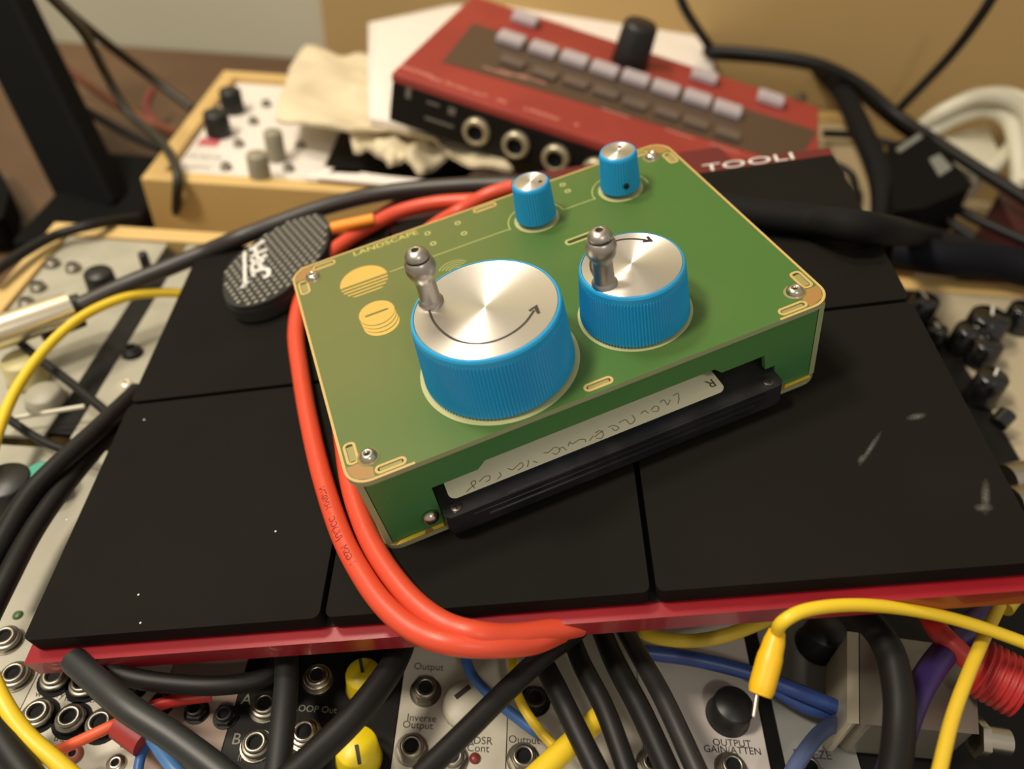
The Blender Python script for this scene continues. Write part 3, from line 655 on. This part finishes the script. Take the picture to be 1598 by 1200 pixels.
# case 2 contents
m1 = module('synth_module', 'white module with grey and black knobs in the rear wooden case', -162.5, XL(515, 240), 267.5, 396.5, mat('bright_panel', (226, 218, 208), .5))
GK = mat('grey_knob', (140, 134, 112), .5)
for px, py, r, h, m_ in ((425, 205, 5.5, 17, GK), (400, 240, 6, 17, GK), (358, 140, 7, 14, BLACKP), (335, 175, 7.5, 14, BLACKP)): KN(m1, px, py, r, h, m_, skirt=False)
for px, py in ((415, 160), (395, 187), (372, 222), (352, 258), (468, 225), (450, 260)): J(m1, px, py, r=3.0, hexn=False, nutm=STEELD)
g = MB(); p = at(327, 222); g.prism([(p.x - 6, p.y - 5), (p.x + 6, p.y - 5), (p.x + 6, p.y + 5), (p.x - 6, p.y + 5)], RK, RK + .2); part('red_print', g, mat('rose_print', (190, 96, 100), .5), m1, 'world')
letters(m1, [('LFO RATE', (315, 245), 5), ('DEPTH', (308, 262), 5)])
m2 = module('synth_module', 'black module in the rear wooden case beneath the crumpled paper', XL(515, 240), XL(735, 270), 272, 396.5, BLKPAN)
m3 = module('synth_module', 'tan module at the right end of the rear wooden case', XL(735, 270), 251, 267.5, 396.5, mat('tan_panel', (168, 150, 116), .5))
for px, py in ((1225, 125), (1250, 150), (1265, 128)): J(m3, px, py, hexn=False)

def sheet(name, label, cat, px_poly, z, th, m_, amp=0.0, fs=.03, group=None, zf=None):
    """a paper sheet: outline on a level plane, gridded and softly crumpled"""
    P = [at(x, y, z) for x, y in px_poly]; poly = [(p.x, p.y) for p in P]
    mb = MB(); x0 = min(p[0] for p in poly); x1 = max(p[0] for p in poly); y0 = min(p[1] for p in poly); y1 = max(p[1] for p in poly)
    from mathutils import noise
    N = 60; cxp = sum(p[0] for p in poly) / len(poly); cyp = sum(p[1] for p in poly) / len(poly); rings = 14; m = len(poly)
    def zz(x, y, t):
        e = noise.noise(Vector((x * fs, y * fs, 3.1))) * amp + noise.noise(Vector((x * fs * 2.7, y * fs * 2.7, 9))) * amp * .4
        return z + e + (zf(x, y) if zf else 0)
    for side in (0, 1):
        vs = [(cxp, cyp, zz(cxp, cyp, 0) + side * th)]; fs_ = []
        for k in range(1, rings + 1):
            t = k / rings
            for (x, y) in poly: X = cxp + (x - cxp) * t; Y = cyp + (y - cyp) * t; vs.append((X, Y, zz(X, Y, t) + side * th))
        for i in range(m): f = (0, 1 + i, 1 + (i + 1) % m); fs_.append(f if side else f[::-1])
        for k in range(rings - 1):
            for i in range(m):
                a = 1 + k * m + i; b = 1 + k * m + (i + 1) % m; f = (a, a + m, b + m, b); fs_.append(f if side else f[::-1])
        o = len(mb.v); mb.add(vs, fs_, 0, True)
        if side: e0, e1 = o - len(vs) + 1 + (rings - 1) * m, o + 1 + (rings - 1) * m
    mb.add([], [(e0 + i, e0 + (i + 1) % m, e1 + (i + 1) % m, e1 + i) for i in range(m)]) if False else None
    o = len(mb.v)
    for i in range(m): mb.f.append([e0 + i, e0 + (i + 1) % m, e1 + (i + 1) % m, e1 + i]); mb.m.append(0); mb.sm.append(False)
    return solo(name, mb, m_, label, cat, group)
def smoothpx(pts, sub=5): return [tuple(p) for p in spline2(pts + [pts[0]], sub)[:-1]]
PAPER = mat('white_paper', (232, 224, 214), .65); BEIGE = mat('beige_paper', (218, 204, 172), .6, 0, (204, 190, 158), 20, .3, 60)
sheet('paper_stack', 'stack of white paper with a rounded corner under the red groovebox', 'paper', [(575, 42), (640, 28), (700, 14), (770, 12), (860, 7), (960, 4), (1020, 5), (1046, 10), (1066, 22), (1084, 40), (1098, 62), (1107, 85), (1112, 110), (1114, 135), (1100, 200), (900, 230), (700, 215), (576, 192)], -22, 3.0, PAPER)
sheet('paper_bag', 'crumpled beige paper bag left of the red groovebox', 'paper bag', smoothpx([(430, 188), (446, 130), (462, 95), (485, 80), (530, 88), (575, 92), (640, 120), (700, 190), (760, 245), (800, 275), (740, 268), (700, 240), (640, 215), (560, 207), (490, 205)]), -26, 2.2, BEIGE, 6, .03)
sheet('crumpled_paper', 'small crumpled beige paper lying on the black rear module', 'paper', smoothpx([(545, 214), (556, 238), (580, 243), (602, 246), (612, 262), (632, 258), (660, 272), (672, 256), (706, 250), (700, 232), (690, 215), (620, 208)], 3), -33, 3, BEIGE, 9, .07)
sheet('paper_sheet', 'flat white sheet sticking out over the front edge of the rear case', 'paper', [(505, 262), (600, 276), (700, 286), (725, 284), (745, 262), (800, 262), (815, 285), (700, 292), (620, 291), (470, 278)], -38.5, .8, PAPER)

# ---------------- red groovebox
A = atdist(613, 113, 400)
e1 = Vector(T @ np.array([.742, -.582, -.333])).normalized(); e2 = Vector(T @ np.array([.582, .805, -.11])); e2 = (e2 - e1 * e2.dot(e1)).normalized(); e3 = e1.cross(e2)
GW, GD, GH = 226.0, 131.0, 27.0
GM = Matrix((e1, e2, e3)).transposed().to_4x4(); GM.translation = A - e3 * GH
gb = thing('groovebox', 'red groovebox with grey buttons and a black rotary knob on the papers behind', 'groovebox', GM)
RBX = mat('red_metal', (152, 56, 48), .5, 0, (144, 50, 44), 25)
m = MB(); m.box(0, 0, 0, GW, GD, GH - 5); part('lower_body', m, BLKPAN, gb, bev=1)
m = MB(); m.box(-.6, -.6, GH - 5, GW + .6, GD + .6, GH); part('top_cover', m, RBX, gb, bev=1.2)
def gl(px, py):
    """point of the groovebox lid seen at a pixel, in its own frame"""
    d = Vector(WR.T @ np.array([(px - 799) / F_PX, (py - 600) / F_PX, 1.0])); o = Vector(WC); t = (A - o).dot(e3) / d.dot(e3); p = GM.inverted() @ (o + d * t); return p
m = MB(); m.prism([tuple(gl(*q)[:2]) for q in ((690, 97), (738, 37), (1275, 205), (1240, 262), (1180, 240))], GH, GH + .3)
part('display_panel', m, mat('brown_panel', (78, 62, 50), .35), gb)
KEY = mat('grey_keycap', (176, 166, 170), .5)
for px, py in ((797, 68), (847, 84), (895, 99), (942, 115), (990, 129), (1037, 145), (1086, 160), (1133, 177), (819, 36), (1097, 125), (1200, 160)):
    p = gl(px, py); m = MB(); m.box(p.x - 8, p.y - 6, GH + .3, p.x + 8, p.y + 6, GH + 5); part('button', m, KEY, gb, bev=1.2)
for px, py in ((800, 100), (850, 118), (898, 132), (945, 148), (990, 165), (1040, 180), (1085, 195), (1135, 212)):
    p = gl(px, py); m = MB(); m.box(p.x - 7, p.y - 5, GH + .3, p.x + 7, p.y + 5, GH + 2.5); part('dark_button', m, mat('smoke_keycap', (96, 84, 76), .3), gb, bev=.8)
p = gl(982, 98); m = MB(); m.lathe([(11.5, 0), (11.2, 3), (10.2, 22), (9, 24)], 36, 0, Tr(p.x, p.y, GH)); part('rotary_knob', m, BLACKP, gb)
m = MB()
for txt, (px, py), s_ in (('PHONES', (650, 112), 6), ('DC 9V', (690, 128), 6), ('MIDI OUT', (735, 143), 5), ('IN', (783, 158), 6), ('L/MONO', (845, 178), 6), ('R', (900, 195), 5), ('SYSTEM SETUP', (865, 33), 5)):
    p = gl(px, py); m.text(txt, s_ * .8, Tr(p.x, p.y, GH + .06), 0, .04)
for px, py in ((775, 112), (800, 117), (830, 124), (960, 177), (1060, 210), (1130, 232)): p = gl(px, py); m.box(p.x - 8, p.y - .4, GH + .3, p.x + 8, p.y + .4, GH + .4)
part('lettering', m, mat('pale_red_print', (216, 150, 136), .6), gb)
for k in range(7):
    x = 49 + k * 22.0; m = MB(); K = Tr(x, 0, 11.0) @ Rx(90)
    m.lathe([(7.4, 0), (7.4, 2.0), (6.6, 3.6), (4.6, 3.6), (4.4, 1.0)], 28, 0, K, mis=[0, 0, 0, 1, 1]); part('jack_socket', m, [mat('pale_nickel', (188, 178, 150), .4, .7), HOLE], gb)
m = MB(); m.box(20, -.3, 8, 36, 0, 9.4); m.box(20, -.3, 17, 27, 0, 18.2); m.box(32, -.3, 15, 36, 0, 19); m.box(8, -.3, 16, 11, 0, 22); part('side_print', m, mat('dim_print', (104, 100, 92), .6), gb)

# ---------------- cardboard box, behind on the right
c0 = at(513, 132, LVL); c1 = at(1700, 345, LVL); u = (c1 - c0).normalized(); v = Vector((-u.y, u.x, 0)); hgt = 400
bx = thing('cardboard_box', 'large plain brown cardboard box behind the groovebox', 'cardboard box', Matrix(((u.x, v.x, 0, c0.x), (u.y, v.y, 0, c0.y), (0, 0, 1, LVL), (0, 0, 0, 1))))
CB = mat('cardboard', (178, 150, 98), .8, 0, (166, 138, 88), 4, .2, 80)
Lb = (c1 - c0).length
m = MB(); m.box(0, 0, 0, Lb, 42, hgt); part('carton', m, CB, bx, bev=2)
m = MB(); m.box(-.5, 14, 60, Lb, 30, hgt + .4); part('packing_tape', m, mat('tape', (170, 130, 80), .3), bx)

# ---------------- black keyboard stand leg, left
p0 = at(165, 338, LVL + 12); p1 = atdist(-30, -60, 470)
st = thing('keyboard_stand', 'black metal stand leg rising diagonally at the upper left', 'stand', Tr(p0.x, p0.y, LVL))
d = (p1 - p0); z = d.normalized(); x = Vector((0, 1, 0)).cross(z).normalized(); y = z.cross(x); K = Matrix((x, y, z)).transposed().to_4x4(); K.translation = p0
m = MB(); m.box(-22, -9, 0, 18, 9, d.length * 1.3, 0, K); part('leg', m, BLACKM, st, 'world', bev=3)
m = MB(); m.box(p0.x - 30, p0.y - 50, LVL, p0.x + 26, p0.y + 60, LVL + 24); part('foot', m, BLACKM, st, 'world', bev=3)
m = MB(); a = at(150, 352, LVL); b = at(232, 215, LVL); m.box(a.x + 36, 240, LVL, -182, 400, LVL + 36); solo('power_supply', m, BLACKM, 'black power supply box between the stand and the rear case', 'power supply', bev=3)
m = MB(); q = [at(x, y, LVL) for x, y in ((-60, 400), (-60, 300), (0, 290), (28, 330), (40, 352), (30, 400))]; m.prism([(p.x, p.y) for p in q], LVL, LVL + 26); solo('black_pouch', m, BLACKM, 'black cloth pouch on the table at the far left', 'pouch', bev=8, seg=4)

# ---------------- silver metal box
P = [at(x, y, -25) for x, y in ((1322, 985), (1520, 1012), (1528, 1146), (1322, 1128))]
sb = thing('metal_box', 'bare die-cast metal box standing at the lower right under black and yellow cables', 'metal box', Tr(P[3].x, P[3].y, RK))
f = lambda a, b, t: (a.x + (b.x - a.x) * t, a.y + (b.y - a.y) * t)
m = MB(); m.prism([f(P[0], P[1], .1), (P[1].x, P[1].y), (P[2].x, P[2].y), f(P[3], P[2], .1)], RK, -25); part('body', m, mat('cast_metal', (150, 144, 130), .36, .6, (146, 138, 124), 60), sb, 'world', bev=3, seg=4)
m = MB(); m.prism([(P[0].x, P[0].y), f(P[0], P[1], .09), f(P[3], P[2], .09), (P[3].x, P[3].y)], RK, -25); part('lid', m, mat('cast_metal_lid', (206, 196, 172), .4, .5), sb, 'world', bev=2, seg=3)
m = MB(); a = at(1520, 1150, -33); b = at(1572, 1158, -33); m.tube([a, b], 3.6, 16, raw=True); m.tube([a, a.lerp(b, .25)], 5.6, 6, raw=True); part('output_socket', m, STEEL, sb, 'world')

# ---------------- plug with ribs (red), lower right
m = MB(); a = at(1518, 1036, -14); b = at(1592, 1076, -14); N = 28
pts = [a.lerp(b, i / N) for i in range(N + 1)]; m.tube(pts, 1, 20, 0, raw=True, radii=[(8.0 if i % 4 < 2 else 7.1) * (.75 + .25 * min(1, i / 5)) for i in range(N + 1)])
solo('ribbed_plug', m, mat('red_ribbed', (176, 40, 40), .45), 'red ribbed plastic grip at the lower right edge', 'plug')

# ================================================================ CABLES
cable('black_cable', 'thick black cable running from the silver plug past the rubber case to the dials', [(125, 477, -22), (200, 443, -19), (262, 418, -15), (320, 394, 0, 1), (372, 372, 3.7, 1), (430, 350, 3.7, 1), (510, 322, 3.7, 1), (600, 301, 2, 1), (700, 291, 1.5, 1), (790, 288, 2, 1), (900, 290, 2, 1)], 3.5, mat('warm_black', (44, 38, 33), .45))
pg = thing('jack_plug', 'silver metal plug with black latch at the left edge', 'plug', Tr(*at(60, 505, RK)))
a, b = at(-30, 528, -25), at(112, 480, -25); m = MB(); m.tube([a, a.lerp(b, .5), b], 6.6, 20, raw=True); part('plug_body', m, mat('bright_nickel', (236, 226, 200), .26, .9), pg, 'world')
m = MB(); m.tube([b.lerp(a, .02), b + (b - a) * .12], 4.8, 16, raw=True); part('cable_boot', m, BLACKP, pg, 'world')
m = MB(); a2_, b2_ = at(62, 520, -30), at(128, 494, -30); m.tube([a2_, b2_], 4.2, 8, raw=True); part('latch', m, BLACKP, pg, 'world')
cable('yellow_cable', 'yellow cable arching over the left modules to the controller edge', [(-20, 730, -30), (2, 660, -28), (30, 600, -26), (75, 540, -24), (130, 493, -22), (195, 464, -22), (245, 457, -24), (300, 458, -27)], 1.95, YEL)
cable('black_cable', 'upper of two thick black cables bending out below the controller at left', [(-30, 905, -24), (0, 850, -24), (45, 775, -24), (95, 722, -24), (150, 672, -26), (215, 610, -32)], 3.4, BLACKC)
cable('black_cable', 'lower of two thick black cables bending out below the controller at left', [(-30, 985, -24), (10, 905, -24), (50, 830, -26), (95, 765, -28), (140, 710, -32), (200, 640, -38)], 3.2, BLACKC)
cable('black_cable', 'thin black wire crossing under the yellow cable at left', [(-10, 498, -34), (55, 555, -34), (120, 605, -34), (180, 655, -34), (230, 700, -36)], 1.7, BLACKC)
cable('black_cable', 'thin black wire low on the beige module at left', [(5, 648, -38), (60, 685, -38), (110, 705, -38), (150, 715, -37)], 1.6, BLACKC)
cable('yellow_cable', 'short yellow cable curving at the lower left corner', [(-20, 1040, -20), (5, 1095, -20), (40, 1145, -22), (90, 1190, -24), (130, 1225, -26)], 2.1, YEL)
cable('black_cable', 'black cable in the bottom left corner outside the yellow one', [(-30, 1090, -22), (0, 1150, -22), (50, 1220, -22)], 3.5, BLACKC)
cable('orange_wire', 'thin orange patch wire crossing the white socket panel', [(70, 1180, -36), (120, 1158, -34), (165, 1137, -33), (207, 1117, -34)], 1.5, mat('orange_wire', (216, 88, 50), .5))
cable('red_wire', 'dark red patch wire below the black cable at lower left', [(205, 1118, -37), (260, 1096, -37), (330, 1085, -38)], 1.7, REDC)
m = MB(); a, b = at(190, 1130, -34), at(228, 1158, -34); m.tube([a, b], 4.0, 16, raw=True); solo('patch_plug', m, mat('red_plug', (150, 44, 40), .5), 'small red patch plug in the white socket panel', 'plug')
cable('black_cable', 'thick black cable slanting across the white socket panel at lower left', [(115, 1030, -26), (150, 1062, -24), (200, 1105, -22), (270, 1150, -22), (350, 1210, -22), (380, 1240, -22)], 3.5, mat('slate_black', (36, 38, 38), .45))
cable('black_cable', 'black cable sagging under the red housing at lower left', [(150, 1030, -32), (195, 1054, -30), (260, 1066, -30), (340, 1070, -30), (410, 1058, -31), (440, 1030, -32)], 2.6, BLACKC)
cable('black_cable', 'black cable hanging straight down between the A and B sockets and the loop socket', [(446, 990, -32), (447, 1060, -28), (441, 1130, -26), (432, 1215, -26)], 3.3, mat('soft_black', (22, 21, 21), .6))
cable('black_cable', 'thick black cable crossing both yellow knobs', [(635, 985, -26), (612, 1040, -22), (560, 1110, -20), (500, 1170, -20), (440, 1225, -20)], 3.6, BLACKC)
cable('black_cable', 'black cable slanting in front of the Output sockets', [(925, 960, -28), (893, 990, -16), (850, 1022, -10), (790, 1078, -10), (720, 1148, -10), (655, 1212, -10)], 2.75, BLACKC)
cable('black_cable', 'first of four black cables fanning down right of the Output sockets', [(835, 1010, -24), (862, 1062, -18), (900, 1140, -16), (940, 1220, -16)], 2.9, BLACKC)
cable('black_cable', 'second of four black cables fanning down right of the Output sockets', [(880, 960, -30), (905, 1030, -20), (945, 1110, -16), (985, 1220, -16)], 2.7, BLACKC)
cable('black_cable', 'third of four black cables fanning down right of the Output sockets', [(925, 950, -34), (958, 1030, -24), (1000, 1110, -20), (1050, 1220, -18)], 3.0, BLACKC)
cable('black_cable', 'rightmost of four black cables fanning down right of the Output sockets', [(950, 940, -38), (990, 1010, -26), (1035, 1090, -20), (1095, 1220, -16)], 2.7, mat('grey_black', (40, 38, 36), .42))
cable('blue_cable', 'thin blue cable behind the slanting black cable', [(722, 1005, -32), (735, 1050, -32), (770, 1090, -33), (820, 1130, -34), (850, 1150, -34)], 1.5, BLUC)
cable('blue_cable', 'blue cable by the red plug at lower left', [(222, 1128, -34), (240, 1155, -33), (265, 1190, -32), (290, 1220, -32)], 1.8, mat('light_blue', (74, 122, 176), .42))
cable('blue_cable', 'dark blue cable beside the lighter blue one at lower left', [(250, 1140, -36), (222, 1175, -36), (213, 1220, -36)], 1.3, BLUC)
cable('blue_cable', 'long blue cable sagging behind the yellow plug', [(1005, 1018, -34), (1080, 1028, -34), (1170, 1050, -34), (1260, 1085, -34), (1330, 1115, -34)], 2.2, mat('navy_cable', (40, 66, 128), .42))
cable('blue_cable', 'second blue cable below the long one at lower right', [(1180, 1060, -38), (1260, 1105, -38), (1325, 1118, -38)], 1.8, mat('navy_cable', (40, 66, 128), .42))
cable('blue_cable', 'pale blue cable slanting across the FREEZE module', [(1335, 1120, -36), (1285, 1140, -34), (1245, 1190, -34), (1225, 1230, -34)], 2.1, mat('dusty_blue', (78, 92, 128), .5))
cable('yellow_cable', 'thin yellow wire running down between the silver modules', [(800, 1000, -30), (802, 1060, -30), (815, 1100, -30), (842, 1140, -30), (868, 1168, -30)], 1.35, YEL)
m = MB(); a, b = at(825, 1222, -24), at(935, 1120, -24); m.tube([a, b], 3.0, 16, raw=True); solo('yellow_plug', m, YEL, 'yellow plug sleeve at the bottom between the black cables', 'plug')
cable('yellow_cable', 'yellow cable sagging under the red housing right of the black cables', [(1004, 965, -30), (1010, 990, -30), (1070, 1000, -26), (1130, 992, -24), (1190, 970, -24), (1240, 945, -26), (1280, 925, -30)], 2.0, mat('dull_yellow', (206, 176, 48), .45))
yp = thing('yellow_patch_cable', 'yellow cable with hanging plug arching over the silver metal box', 'cable', Tr(*at(1195, 1030, RK)))
m = MB(); m.tube([at(*q) for q in ((1211, 992, 12), (1221, 971, 20), (1262, 951, 22), (1340, 944, 20), (1430, 953, 16), (1520, 975, 12), (1640, 1018, 8))], 1.55, 14, 0, 8); part('wire', m, YEL, yp, 'world')
a, b = at(1213, 984, 14), at(1186, 1084, 6); m = MB(); N = 12; rr = [1.9, 2.2, 2.5, 2.6, 2.7, 2.95, 3.0, 3.0, 3.0, 3.0, 3.0, 2.95, 2.6]; m.tube([a.lerp(b, i / N) for i in range(N + 1)], 1, 20, 0, raw=True, radii=rr); part('plug_sleeve', m, mat('plug_yellow', (230, 180, 20), .4), yp, 'world')
c_ = at(1176, 1118, 4); m = MB(); m.tube([at(1181, 1084, 6), c_], .55, 10, raw=True); part('metal_tip', m, STEEL, yp, 'world')
cable('yellow_cable', 'yellow cable running down across the silver metal box', [(1560, 945, -2), (1540, 985, 4), (1510, 1055, 6), (1485, 1125, 6), (1462, 1220, 6)], 1.6, mat('dull_yellow2', (212, 178, 44), .45))
cable('yellow_cable', 'short piece of yellow cable at the right edge below the controller', [(1568, 950, -20), (1590, 925, -20), (1640, 890, -20)], 2.4, mat('dull_yellow', (206, 176, 48), .45))
cable('black_cable', 'thick black cable looping down over the silver metal box', [(1300, 930, -10), (1345, 960, 0), (1385, 1010, 3), (1402, 1080, 3), (1402, 1150, 2), (1392, 1230, 2)], 3.6, BLACKC)
cable('red_cable', 'red cable coming out below the right end of the red housing', [(1412, 905, -20), (1440, 945, -10), (1465, 985, -8), (1500, 1020, -10), (1530, 1045, -12)], 2.9, REDC)
cable('purple_cable', 'purple cable passing behind the silver metal box', [(1540, 955, -14), (1490, 1000, -12), (1450, 1050, -10), (1420, 1110, -9), (1385, 1220, -9)], 3.4, PURC)
# behind
cable('black_cable', 'thick black cable across the right end of the controller behind the player', [(1040, 305, 5, 1), (1150, 330, 5.4, 1), (1260, 344, 5.4, 1), (1370, 358, 3, 1), (1440, 368, -28), (1520, 388, -30), (1640, 420, -30)], 5.4, mat('dark_slate', (20, 19, 19), .75, spec=.15))
cable('blue_black_cable', 'thick blue-black cable along the right edge above the beige module', [(1395, 392, -34), (1470, 402, -30), (1560, 410, -30), (1640, 430, -30)], 9.0, mat('blue_black', (12, 13, 20), .7, spec=.15))
cable('black_cable', 'black cable arching behind the right end of the groovebox', [(1100, 78, -14), (1180, 84, -8), (1270, 98, -6), (1340, 130, -14), (1400, 180, -26), (1460, 220, -28), (1530, 266, -30), (1640, 335, -32)], 3.8, BLACKC)
cable('black_cable', 'second black cable beside the arching one at the rear right', [(1104, 84, -16), (1220, 94, -14), (1300, 112, -16), (1350, 152, -24), (1402, 195, -34), (1455, 232, -44)], 3.6, BLACKC)
cable('black_cable', 'black wire hanging down in front of the cardboard box', [(1560, -25, 56), (1530, 25, 38), (1480, 90, 10), (1405, 168, -26)], 3.0, BLACKC)
cable('black_cable', 'thick black cable curving down beside the right end of the rear case', [(1270, 95, -30), (1312, 140, -22), (1345, 205, -20), (1372, 270, -24), (1378, 330, -34), (1370, 380, -42)], 6.4, mat('dark_slate', (20, 19, 19), .75, spec=.15))
cable('black_cable', 'thin black wire leaving the right side of the groovebox', [(1285, 208, -38), (1340, 212, -38), (1395, 226, -38)], 2.4, BLACKC)
cable('black_cable', 'thin black loop hanging at the corner of the rear case', [(1250, 238, -36), (1300, 255, -34), (1330, 275, -36), (1335, 310, -40), (1330, 340, -42)], 2.2, BLACKC)
cable('black_cable', 'black wire running to the maroon block at the right', [(1450, 300, -36), (1520, 340, -38), (1620, 385, -38)], 2.8, BLACKC)
cable('black_cable', 'black wire fanning out below the adapter at the right', [(1440, 310, -38), (1480, 345, -38), (1520, 372, -40)], 2.4, BLACKC)
cable('black_cable', 'black wire dropping behind the stack of paper', [(1056, -20, 28), (1072, 20, 14), (1108, 74, -12)], 3.0, BLACKC)
ad = thing('power_adapter', 'black power adapter with grey label in the cable tangle at the right', 'power adapter', Tr(*at(1390, 330, LVL)))
P = [at(x, y, -22) for x, y in ((1385, 225), (1450, 208), (1520, 290), (1440, 325), (1395, 330))]
m = MB(); m.prism([(p.x, p.y) for p in P], -60, -22); part('adapter_body', m, BLACKM, ad, 'world', bev=5, seg=3)
P = [at(x, y, -21.7) for x, y in ((1450, 248), (1466, 240), (1486, 262), (1466, 275))]; m = MB(); m.prism([(p.x, p.y) for p in P], -22, -21.6); part('sticker', m, mat('grey_sticker', (120, 124, 116), .5), ad, 'world')
P = [at(x, y, -21.7) for x, y in ((1398, 232), (1434, 208), (1440, 214), (1404, 238))]; m = MB(); m.prism([(p.x, p.y) for p in P], -22, -21.6); part('sticker', m, mat('grey_sticker', (120, 124, 116), .5), ad, 'world')
m = MB(); P = [at(x, y, LVL) for x, y in ((1350, 160), (1700, 250), (1750, 470), (1380, 430), (1300, 300))]; m.prism([(p.x, p.y) for p in P], LVL, LVL + .6); solo('paper_sheet', m, mat('old_paper', (176, 160, 124), .7), 'pale sheet on the table beneath the cables at the right', 'paper')
wc = thing('white_cable_bundle', 'bundled off-white power cable with plug at the right edge', 'cable', Tr(*at(1530, 240, LVL)))
for pts in ([(1430, 205, -40), (1470, 175, -24), (1530, 150, -12), (1590, 165, -14), (1612, 220, -30), (1600, 290, -45)], [(1440, 215, -42), (1490, 185, -28), (1540, 172, -22), (1575, 190, -24), (1588, 240, -34), (1590, 300, -50)],
            [(1445, 200, -42), (1510, 158, -22), (1570, 148, -16), (1640, 180, -20)], [(1480, 260, -60), (1530, 270, -45), (1570, 240, -40), (1600, 200, -38)]):
    m = MB(); m.tube([at(*q) for q in pts], 5.0, 14, 0, 8); part('cable_loop', m, WHTC, wc, 'world')
m = MB(); P = [at(x, y, -40) for x, y in ((1470, 215), (1540, 195), (1560, 240), (1520, 275), (1480, 250))]; m.prism([(p.x, p.y) for p in P], -70, -40); part('plug_block', m, WHTC, wc, 'world', bev=6, seg=3)
m = MB(); P = [at(x, y, -45) for x, y in ((1556, 300), (1700, 270), (1700, 390), (1590, 372))]; m.prism([(p.x, p.y) for p in P], LVL, -45); solo('maroon_block', m, mat('maroon', (62, 16, 24), .5), 'dark maroon box at the right edge below the white cable', 'box', bev=3)
# wires in the upper left
cable('black_cable', 'black wire slanting from the top left down to the rear case', [(60, -25, 40), (110, 22, 10), (180, 78, -30), (240, 124, -55), (300, 170, -70)], 3.2, mat('olive_black', (44, 40, 28), .5))
cable('black_cable', 'black wire drooping over the left corner of the rear case', [(66, -20, 60), (130, 50, 20), (165, 115, -10), (200, 175, -30), (245, 215, -36), (268, 245, -36), (277, 275, -37), (276, 310, -50), (274, 350, -75)], 2.6, mat('olive_black', (44, 40, 28), .5))
cable('brown_cable', 'rusty brown wire at the upper left behind the stand', [(60, 80, -60), (110, 112, -70), (170, 155, -78), (230, 190, -84), (280, 208, -86)], 3.4, mat('rust_cable', (122, 66, 40), .5))
cable('black_cable', 'black wire low behind the stand at the upper left', [(100, 150, -70), (150, 182, -80), (210, 214, -88), (262, 238, -92)], 3.2, BLACKC)
cable('red_cable', 'small red loop of wire left of the rear case', [(238, 140, -80), (228, 168, -86), (250, 195, -92), (290, 210, -92)], 2.6, mat('dark_red_wire', (120, 48, 40), .5))
cable('black_cable', 'black wire resting on the left corner of the front wooden case', [(-20, 432, -36), (40, 392, -38), (90, 366, -39), (150, 350, -38), (215, 340, -50)], 2.4, BLACKC)
